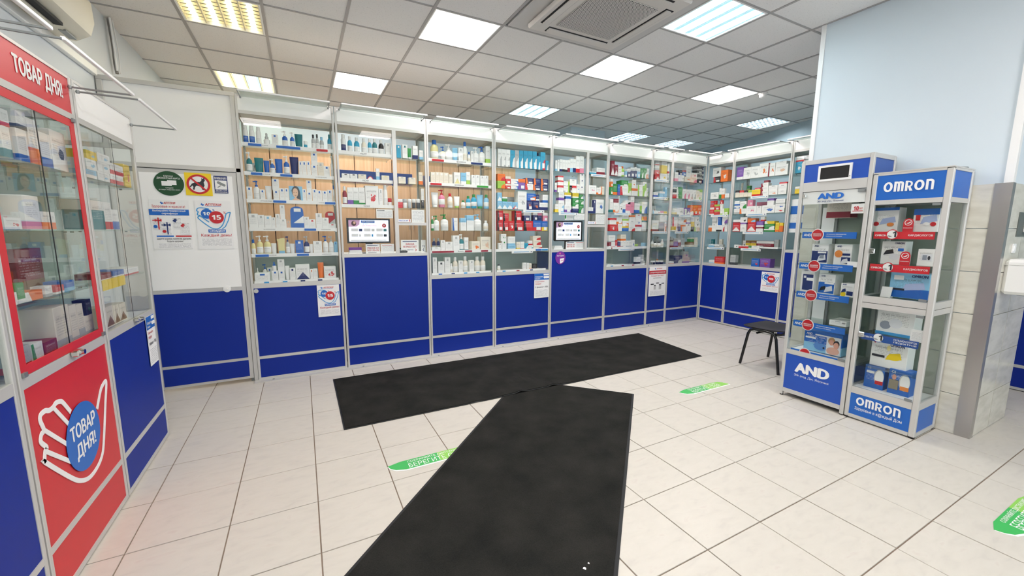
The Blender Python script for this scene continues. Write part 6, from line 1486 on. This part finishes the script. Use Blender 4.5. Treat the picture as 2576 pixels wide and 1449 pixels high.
device('KA', K1, 700, 882, 1310, KSH[2], 0.25, 0.28, 'w', 'n', 9, 'small white box with a yellow circle on the third kiosk shelf', ('AND', 0.12, 0.42, 0.86, 0.96), None, [('o', 0.02, 0.4, -0.0, 0.36, YELLOW), ('b', 0.45, 0.9, 0.12, 0.42, NAVY), ('p', 0.05, 0.4, 0.3, 0.62, NAVY)])
device('KA', K2, 905, 1225, 630, KSH[3], 0.35, 0.45, 'w', 's', 0, 'flat white box lying on the fourth shelf of the royal blue kiosk', ('AND', 0.75, 0.95, 0.55, 0.8), INK)
skin, fishb = mat('print_skin', '#d9a08c', 0.5), mat('print_fish_blue', '#5f8fd0', 0.4)
device('KA', K2, 460, 1165, 850, KSH[4], 0.3, 0.35, 'b', 'l', 1, 'large blue inhaler box with a fish and a family photo in the kiosk', ('AND', 0.06, 0.22, 0.8, 0.9), PAPER,
       [('b', 0.04, 0.32, 0.62, 0.7, PAPER), ('b', 0.3, 0.66, 0.82, 0.88, PAPER), ('p', 0.26, 0.42, 0.3, 0.62, fishb), ('o', 0.3, 0.62, 0.12, 0.46, fishb), ('o', 0.53, 0.58, 0.22, 0.32, INK), ('b', 0.62, 0.98, 0.04, 0.88, dev_w), ('o', 0.66, 0.84, 0.5, 0.86, mat('print_blond', '#b98f62', 0.6)), ('o', 0.69, 0.81, 0.48, 0.76, skin), ('o', 0.8, 0.95, 0.42, 0.74, INK), ('o', 0.64, 0.96, 0.04, 0.4, mat('print_baby', '#e3b3a0', 0.5)), ('o', 0.81, 0.94, 0.36, 0.66, skin)])
flat_card('price_ten_card', 'white card with a red ten on the royal blue kiosk door', 'card', c, *(K1[0]+842/K1[2], K1[1]+275/K1[2]), *(K1[0]+995/K1[2], K1[1]+395/K1[2]), 0.03, [('10', 0.2, 0.6, 0.3, 0.75, SIGN_RED, 0.03), ('лет', 0.62, 0.9, 0.4, 0.6, SIGN_RED, 0.01), ('-', 0.12, 0.92, 0.22, 0.28, SIGN_RED, 0)])
flat_card('price_card', 'blank white price card on the second shelf of the royal blue kiosk', 'card', c, *(K1[0]+785/K1[2], K1[1]+1022/K1[2]), *(K1[0]+920/K1[2], K1[1]+1085/K1[2]), 0.062, [], KSH[1])

# ---- second kiosk
c = kiosk('KO', 'glass_kiosk', 'glass kiosk with bright blue header and white lettering by the column', 'bright blue kiosk', -4.945, 1.06, 4.75); o = c.o; w = c.w
for a, d in ((0, 0), (w-0.09, 0), (0, D-0.07), (w-0.07, D-0.07)): obj('post', BOX(a, a+(0.07 if a == 0 or d else 0.09), d, d+0.07, 0.03, 4.72, 0.012), ALU, o)
for z0, z1 in ((0.03, 0.1), (0.53, 0.66), (2.24, 2.34), (2.35, 2.47), (4.17, 4.25), (4.69, 4.73)):
    obj('rail', BOX(0.07, w-0.09, 0.005, 0.06, z0, z1), ALU, o)
    for a in (0.005, w-0.065): obj('rail', BOX(a, a+0.06, 0.07, D-0.07, z0, z1), ALU, o)
obj('header_panel', BOX(0.07, w-0.09, 0.012, 0.03, 4.25, 4.69), KBLUE, o); obj('base_panel', BOX(0.07, w-0.09, 0.012, 0.03, 0.1, 0.53), KBLUE, o)
for a in (0.02, w-0.04):
    obj('side_panel', BOX(a, a+0.02, 0.07, D-0.07, 4.25, 4.69), KBLUE, o); obj('side_panel', BOX(a, a+0.02, 0.07, D-0.07, 0.1, 0.53), KBLUE, o)
    obj('side_glass', BOX(a, a+0.012, 0.07, D-0.07, 2.47, 4.17), GLASS_SIDE, o); obj('side_glass', BOX(a, a+0.012, 0.07, D-0.07, 0.66, 2.24), GLASS_SIDE, o)
obj('roof', BOX(0.0, w, 0.0, D, 4.73, 4.75), ALU, o)
for z0, z1 in ((2.48, 4.16), (0.67, 2.23)):
    g = obj('glass_door', BOX(0.075, w-0.095, 0.012, 0.024, z0, z1), GLASS, o)
    obj('hinge', BOX(w-0.2, w-0.1, -0.015, 0.012, z1-0.04, z1), ALU_D, g); obj('hinge', BOX(w-0.2, w-0.1, -0.015, 0.012, z0, z0+0.04), ALU_D, g)
    zl = 3.32 if z0 > 2 else 1.72
    obj('lock', BOX(0.08, 0.17, -0.03, 0.01, zl-0.05, zl+0.05, 0.012), CHROME, g)
    obj('lock_barrel', DISC(0.125, zl-0.01, 0.025, 0.025, -0.055, -0.03, 12), CHROME, g)
obj('floor', BOX(0.07, w-0.07, 0.06, D-0.06, 0.63, 0.65), WHITE, o); obj('floor', BOX(0.07, w-0.07, 0.06, D-0.06, 2.44, 2.46), GLASS_S, o)
obj('back_panel', BOX(0.07, w-0.07, D-0.05, D-0.04, 0.66, 4.17), frosted('kiosk_back_glass', '#b3bcb2', 0.6), o)
for a, d in ((0.0, 0.0), (w-0.09, 0.0), (w-0.09, D-0.09)): obj('foot', BOX(a+0.01, a+0.08, d+0.01, d+0.08, 0, 0.032), BLACK, o)
# logo lettering of the kiosk, drawn as bold strokes
def logo(c, s0, s1, z0, z1, d, m):
    h = z1-z0; th = h*0.19; n_ = [0]
    wd_ = [1.15, 1.2, 0.95, 1.15, 0.95]; tot = sum(wd_); k_ = (s1-s0)/tot; L = []; x = s0
    for q in wd_: L.append((x, x+q*k_-0.02)); x += q*k_
    def put(bm): n_[0] += 1; bmesh.ops.translate(bm, vec=(0, -0.0008*n_[0], 0), verts=bm.verts[:]); obj('letter', bm, m, c.o)
    def ring(a, b):
        cx, cz, rx, rz = (a+b)/2, (z0+z1)/2, (b-a-th)/2, (h-th)/2
        put(STROKE([(cx+rx*math.cos(q*math.pi/16), cz+rz*math.sin(q*math.pi/16)) for q in range(32)], th, d, d+0.004, True))
    def arch(a, b, r=0.032):                  # flat top that rounds down into the right-hand stem
        zt = z1-th/2; xr = b-th/2
        put(STROKE([(a, zt), (xr-r, zt)]+[(xr-r+r*math.sin(q*math.pi/12), zt-r+r*math.cos(q*math.pi/12)) for q in range(1, 7)]+[(xr, z0)], th, d, d+0.004))
    def stem(a): put(BOX(a, a+th, d, d+0.004, z0, z1))
    ring(*L[0])
    a, b = L[1]; mid = (a+b+th)/2; stem(a); arch(a+th*0.5, mid); arch(mid-th*0.5, b)
    a, b = L[2]; stem(a); zt = z1-th/2; zm = z0+h*0.42; r = (zt-zm)/2; xr = b-th/2
    rx = 0.036; put(STROKE([(a+th*0.6, zt), (xr-rx, zt)]+[(xr-rx+rx*math.sin(q*math.pi/10), (zt+zm)/2+r*math.cos(q*math.pi/10)) for q in range(1, 10)]+[(xr-rx, zm), (a+th*0.6, zm)], th*0.75, d, d+0.004))
    put(PRISM([(a+(b-a)*0.38, zm), (a+(b-a)*0.68, zm), (b+th*0.1, z0), (b-th*1.15, z0)], d, d+0.004))
    ring(*L[3])
    a, b = L[4]; stem(a); arch(a+th*0.5, b)
logo(c, 0.17, 0.86, 4.39, 4.565, 0.006, PAPER)
logo(c, 0.17, 0.86, 0.315, 0.475, 0.006, PAPER)
text('lettering', 'Здоровье в к@ждый Дом', 0.16, 0.87, 0.2, 0.275, 0.008, PAPER, o, 0.01, keep=False)
O1, O2 = (1940, 360, 3.622), (1940, 700, 3.45)
OSH = [3.68, 3.08, 1.74, 1.1]
for z in OSH: obj('shelf', BOX(0.08, w-0.08, 0.1, D-0.08, z-0.025, z), GLASS_S, o)
def otalk(z, m, word, d=0.07):
    st = obj('talker_strip', BOX(0.09, 0.92, d, d+0.012, z-0.13, z+0.0), m, o)
    text('lettering', 'OMRON', 0.11, 0.28, z-0.085, z-0.05, d-0.003, PAPER, st, 0.03, keep=False)
    obj('disc_rim', DISC(0.36, z-0.05, 0.085, 0.09, d-0.008, d, 24), m, st); obj('disc', DISC(0.36, z-0.05, 0.072, 0.077, d-0.013, d-0.008, 24), PAPER, st)
    text('lettering', 'No.', 0.305, 0.36, z-0.095, z-0.065, d-0.016, INK, st, 0.02, keep=False); text('lettering', '1', 0.365, 0.42, z-0.1, z+0.01, d-0.016, INK, st, 0.012)
    for k, wd__ in enumerate(word): text('lettering', wd__, 0.58, 0.9, z-0.085+(0.03 if len(word) > 1 else 0)-0.05*k, z-0.045+(0.025 if len(word) > 1 else 0)-0.05*k, d-0.003, PAPER, st, 0.02, keep=False)
TALKR = mat('talker_red', '#d32632', 0.45)
otalk(OSH[0], TALKR, ['КАРДИОЛОГОВ']); otalk(OSH[1], TALKR, ['КАРДИОЛОГОВ']); otalk(OSH[2]+0.01, mat('talker_blue', '#1f4fa0', 0.45), ['ПУЛЬМОНОЛОГОВ', 'ПЕДИАТРОВ'])
OM = SIGN_BLUE
mon = mat('device_lilac', '#a9b8dd', 0.4)
device('KO', O1, 930, 1165, 588, OSH[0], 0.3, 0.3, 'w', 'b', 9, 'white and blue monitor box with an orange seal, top shelf of bright blue kiosk', None, None, [('b', 0, 1, 0.88, 1.0, SIGN_BLUE), ('b', 0.0, 1.0, 0.68, 0.84, PAPER), ('p', 0.3, 0.92, 0.3, 0.62, mon), ('o', 0.05, 0.28, 0.24, 0.42, SIGN_RED), ('o', 0.6, 0.86, 0.22, 0.38, ORG)])
device('KO', O1, 1300, 1535, 598, OSH[0], 0.3, 0.3, 'w', 'b', 9, 'white and blue monitor box with red seals at the far end of that top shelf', None, None, [('b', 0, 1, 0.74, 1.0, SIGN_BLUE), ('p', 0.3, 0.95, 0.34, 0.74, mon), ('b', 0.1, 0.28, 0.5, 0.74, SIGN_RED), ('o', 0.42, 0.66, 0.26, 0.42, PAPER), ('o', 0.7, 0.92, 0.24, 0.42, SIGN_RED)])
device('KO', O1, 1008, 1222, 895, OSH[1], 0.3, 0.3, 'w', 's', 9, 'white monitor box with a dark cuff picture on the middle kiosk shelf', ('OMRON', 0.55, 0.95, 0.88, 0.96), NAVY, [('p', 0.1, 0.55, 0.4, 0.66, INK), ('o', 0.35, 0.78, 0.2, 0.46, dev_w), ('b', 0.72, 0.95, 0.58, 0.7, SIGN_BLUE)])
device('KO', O1, 1335, 1495, 965, OSH[1], 0.3, 0.2, 'w', 's', 9, 'small white wrist monitor box at the end of the middle kiosk shelf', None, None, [('b', 0.2, 0.85, 0.3, 0.7, dev_w), ('b', 0.3, 0.55, 0.36, 0.64, dev_g), ('o', 0.6, 0.75, 0.36, 0.6, INK)])
device('KO', O1, 1085, 1450, 1188, 2.47, 0.3, 0.35, 'l', 'b', 1, 'large light blue inhaler box on the third shelf of the bright blue kiosk', ('OMRON', 0.55, 0.95, 0.84, 0.95), NAVY, [('p', 0.32, 0.92, 0.3, 0.66, mon), ('b', 0.05, 0.4, 0.3, 0.38, INK), ('b', 0.1, 0.35, 0.72, 0.9, PAPER)])
t = thing('card_stand', 'white tilted card holder on the third shelf of the bright blue kiosk', 'card holder', c.world(0.25, 0.2, 2.46), c.rz)
obj('face', PRISM([(0, 0), (0.15, 0), (0.17, 0.2), (0.02, 0.2)], 0, 0.02), WHITE_P, t); obj('foot', BOX(0, 0.15, 0.02, 0.12, 0, 0.02), WHITE_P, t)
for k_, (x0, yt, zb, lab) in enumerate(((1210, 685, OSH[0], 'upper'), (1180, 985, OSH[1], 'lower'))):
    s0, z1 = c.at(O1[0]+x0/O1[2], O1[1]+yt/O1[2], 0.15); s1 = c.at(O1[0]+(x0+95)/O1[2], O1[1]+yt/O1[2], 0.15)[0]; ww = s1-s0; hh = z1-zb
    t = thing('heart_card', 'red upright card with a white hand ring on the %s kiosk shelf' % lab, 'card', c.world(s0, 0.15, zb), c.rz)
    obj('sheet', PRISM([(0, 0), (ww, 0), (ww, hh*0.7), (ww*0.85, hh*0.93), (ww*0.5, hh), (ww*0.15, hh*0.93), (0, hh*0.7)], 0, 0.012), TALKR, t)
    obj('ring', STROKE([(ww/2+ww*0.34*math.cos(k*math.pi/10), hh*0.68+ww*0.34*math.sin(k*math.pi/10)) for k in range(20)], ww*0.07, -0.004, 0, True), PAPER, t)
    obj('hand_mark', PRISM([(ww*0.3, hh*0.62), (ww*0.5, hh*0.58), (ww*0.72, hh*0.68), (ww*0.7, hh*0.76), (ww*0.5, hh*0.67)], -0.004, 0), PAPER, t)
    text('lettering', 'РЕКОМЕНДОВАНО', ww*0.06, ww*0.94, hh*0.24, hh*0.31, -0.003, PAPER, t, 0.02, keep=False)
device('KO', O2, 922, 1255, 262, OSH[2], 0.3, 0.35, 'w', 's', 9, 'white inhaler box with a grey mask picture above the blue strip', ('OMRON', 0.5, 0.8, 0.9, 0.97), NAVY, [('o', 0.1, 0.4, 0.2, 0.5, dev_g), ('o', 0.35, 0.7, 0.28, 0.62, dev_w), ('b', 0.0, 1.0, 0.0, 0.1, SIGN_LB)])
flat_card('price_card', 'white price card leaning at the end of the blue strip shelf', 'card', c, *(O2[0]+1215/O2[2], O2[1]+440/O2[2]), *(O2[0]+1312/O2[2], O2[1]+545/O2[2]), 0.1, [('#', 0.1, 0.9, 0.2, 0.8, INK, 0)], OSH[2])
device('KO', O2, 868, 1195, 548, OSH[3], 0.3, 0.32, 'w', 'y', 9, 'white inhaler box with a yellow device picture in the bright blue kiosk', ('OMRON', 0.52, 0.9, 0.82, 0.95), NAVY, [('p', 0.42, 0.86, 0.3, 0.62, YELLOW), ('o', 0.46, 0.82, 0.32, 0.52, YELLOW), ('o', 0.44, 0.54, 0.64, 0.84, mat('print_pale_yellow', '#efe3a0', 0.5)), ('b', 0.05, 0.4, 0.36, 0.44, INK), ('o', 0.07, 0.13, 0.86, 0.94, SIGN_RED)])
for x0, x1, yt, lab, dd in ((812, 985, 762, 'blue tonometer box with a dial, nearer the shop window', 0), (1018, 1215, 800, 'blue tonometer box with a dial and a sitting man', 1)):
    device('KO', O2, x0, x1, yt, 0.65, 0.26, 0.25, 'b', 'w', 9, lab, ('CS', 0.12, 0.32, 0.85, 0.95), PAPER, [('o', 0.5, 1.0, 0.2, 0.88, ALU), ('o', 0.55, 0.98, 0.24, 0.84, PAPER), ('b', 0.58, 0.97, 0.22, 0.38, SIGN_RED if not dd else ORG)] + ([('o', 0.18, 0.36, 0.58, 0.8, skin), ('b', 0.05, 0.48, 0.2, 0.58, mat('print_shirt', '#8a8270', 0.6))] if dd else [('b', 0.1, 0.5, 0.66, 0.76, PAPER)]))

# ================================================================ chair beside the kiosks
t = thing('visitor_chair', 'black stackable visitor chair with bare steel-tube legs behind the kiosk', 'chair', (13.43, -2.42, 0))
def bent(pts, r=0.035):
    out = []
    for i, p in enumerate(pts):
        p = Vector(p)
        if 0 < i < len(pts)-1:
            a, b = Vector(pts[i-1]), Vector(pts[i+1]); k = 0.14
            A = p+(a-p).normalized()*k; B = p+(b-p).normalized()*k
            out += [A, A*0.5+p*0.3+B*0.2, A*0.2+p*0.3+B*0.5, B] if False else [A, (A+2*p+B)/4, B]
        else: out.append(p)
    return TUBE(out, r, 10)
sm = mat('black_steel_tube', '#121314', 0.25)
vin = mat('black_vinyl', '#1d1f22', 0.42)
# two side frames, each an inverted U whose rear leg carries on into the back
for s in (-1, 1):
    obj('leg', bent([(0.66*s, 0.5, 0), (0.58*s, 0.36, 1.03), (0.58*s, -0.1, 1.04)]), sm, t, True)
    obj('leg', bent([(0.66*s, -0.54, 0), (0.58*s, -0.34, 1.03), (0.58*s, -0.05, 1.04)]), sm, t, True)
    obj('back_upright', bent([(0.54*s, -0.3, 1.0), (0.54*s, -0.6, 1.06), (0.53*s, -0.82, 1.98)]), sm, t, True)
obj('cross_bar', TUBE([(-0.57, 0.15, 0.95), (0.57, 0.15, 0.95)], 0.03, 8), sm, t, True)
def pad(fn, nu, nv):
    bm = bmesh.new(); V = [[[bm.verts.new(fn(i/nu, j/nv*2-1, s)) for j in range(nv+1)] for i in range(nu+1)] for s in (0, 1)]
    for i in range(nu):
        for j in range(nv):
            for s in (0, 1): bm.faces.new((V[s][i][j], V[s][i+1][j], V[s][i+1][j+1], V[s][i][j+1]))
        for j in (0, nv): bm.faces.new((V[0][i][j], V[1][i][j], V[1][i+1][j], V[0][i+1][j]))
    for j in range(nv):
        for i in (0, nu): bm.faces.new((V[0][i][j], V[1][i][j], V[1][i][j+1], V[0][i][j+1]))
    bmesh.ops.recalc_face_normals(bm, faces=bm.faces[:])
    return bm
def seat_f(a, b, s):                          # a runs from the front edge to the back, b across
    w_ = 0.6-0.07*abs(2*a-1)**4; e = 0.015*s
    return (b*(w_-e), 0.57-e-a*(1.18-2*e), 1.10-0.09*math.sin(a*math.pi)*(1-0.8*b*b)+0.05*a*a-0.04*s)
obj('seat', pad(seat_f, 14, 10), vin, t, True)
def back_f(a, b, s):
    return (b*(0.62-0.06*abs(2*a-1)**3), -0.74-0.12*a-0.07*(1-b*b)-0.05*s+0.05, 1.5+a*0.5)
obj('backrest', pad(back_f, 8, 10), vin, t, True)

# white dispenser, switch and notice on the face of the column turned to the viewer
t = thing('wall_dispenser', 'white plastic dispenser box on the end face of the tiled column', 'dispenser', (12.72, CY0-0.0, 2.62))
bm = BOX(0, 0.66, -0.34, 0, 0, 0.6, 0.05); obj('housing', bm, WHITE_P, t); obj('lid_line', BOX(-0.004, 0.664, -0.344, 0.0, 0.5, 0.508), ALU, t); obj('spout', BOX(0.28, 0.4, -0.28, -0.14, -0.03, 0.0), ALU_D, t)
t = thing('wall_thermostat', 'small white thermostat on a dark plate high on the column end face', 'thermostat', (13.05, CY0, 3.6))
obj('plate', BOX(0, 0.62, -0.012, 0, 0, 0.42), mat('dark_plate', '#5f6662', 0.5), t); obj('dial_body', BOX(0.3, 0.5, -0.05, -0.012, 0.08, 0.26, 0.008), WHITE_P, t); obj('dial', BOX(0.36, 0.44, -0.056, -0.05, 0.13, 0.22), INK, t)
t = thing('light_switch', 'small white light switch below the thermostat on the column', 'switch', (12.95, CY0, 3.32)); obj('plate', BOX(0, 0.16, -0.02, 0, 0, 0.16, 0.004), WHITE_P, t); obj('rocker', BOX(0.04, 0.12, -0.03, -0.02, 0.03, 0.13), PAPER, t)
# paper rolls left on top of the bright blue kiosk
t = thing('shelf_hook', 'bent metal hook lying on the bright blue kiosk', 'hook', ROW['KO'].world(0.9, 0.45, 4.75)); obj('wire', TUBE([(0, 0, 0.01), (0.0, -0.02, 0.03), (0.3, -0.1, 0.03), (0.32, -0.1, 0.01)], 0.012, 6), ALU_D, t)
# notice hanging in the till case behind the kiosk
c = ROW['R3']; flat_card('price_leaflet', 'blue and white leaflet hanging in the till case behind the kiosk', 'leaflet', c, 1992, 502, 2018, 585, 0.1, [('-', 0.0, 1.0, 0.55, 0.8, SIGN_BLUE, 0), ('-', 0.0, 1.0, 0.12, 0.3, SIGN_BLUE, 0), ('#', 0.15, 0.75, 0.32, 0.53, INK, 0)])

# scraps on the diagonal mat
for (px_, py_, lab_) in ((1471, 1430, 'larger white paper scrap on the diagonal mat'), (1481, 1417, 'tiny white paper scrap on the diagonal mat')):
    p_ = on_plane(px_, py_, (0, 0, 0.024), (0, 0, 1)); r_ = 0.02 if 'larger' in lab_ else 0.012
    bm = bmesh.new(); vv = [bm.verts.new((r_*math.cos(a)*(0.8+0.3*math.sin(3*a)), r_*math.sin(a), 0.0)) for a in np.linspace(0, 2*math.pi, 8)[:-1]]
    f_ = bm.faces.new(vv); e_ = bmesh.ops.extrude_face_region(bm, geom=[f_]); bmesh.ops.translate(bm, vec=(0, 0, 0.003), verts=[g for g in e_['geom'] if isinstance(g, bmesh.types.BMVert)])
    o_ = obj('paper_scrap', bm, PAPER, None, loc=(p_[0], p_[1], 0.0235)); tag(o_, lab_, 'paper scrap', 'scraps on the mat')
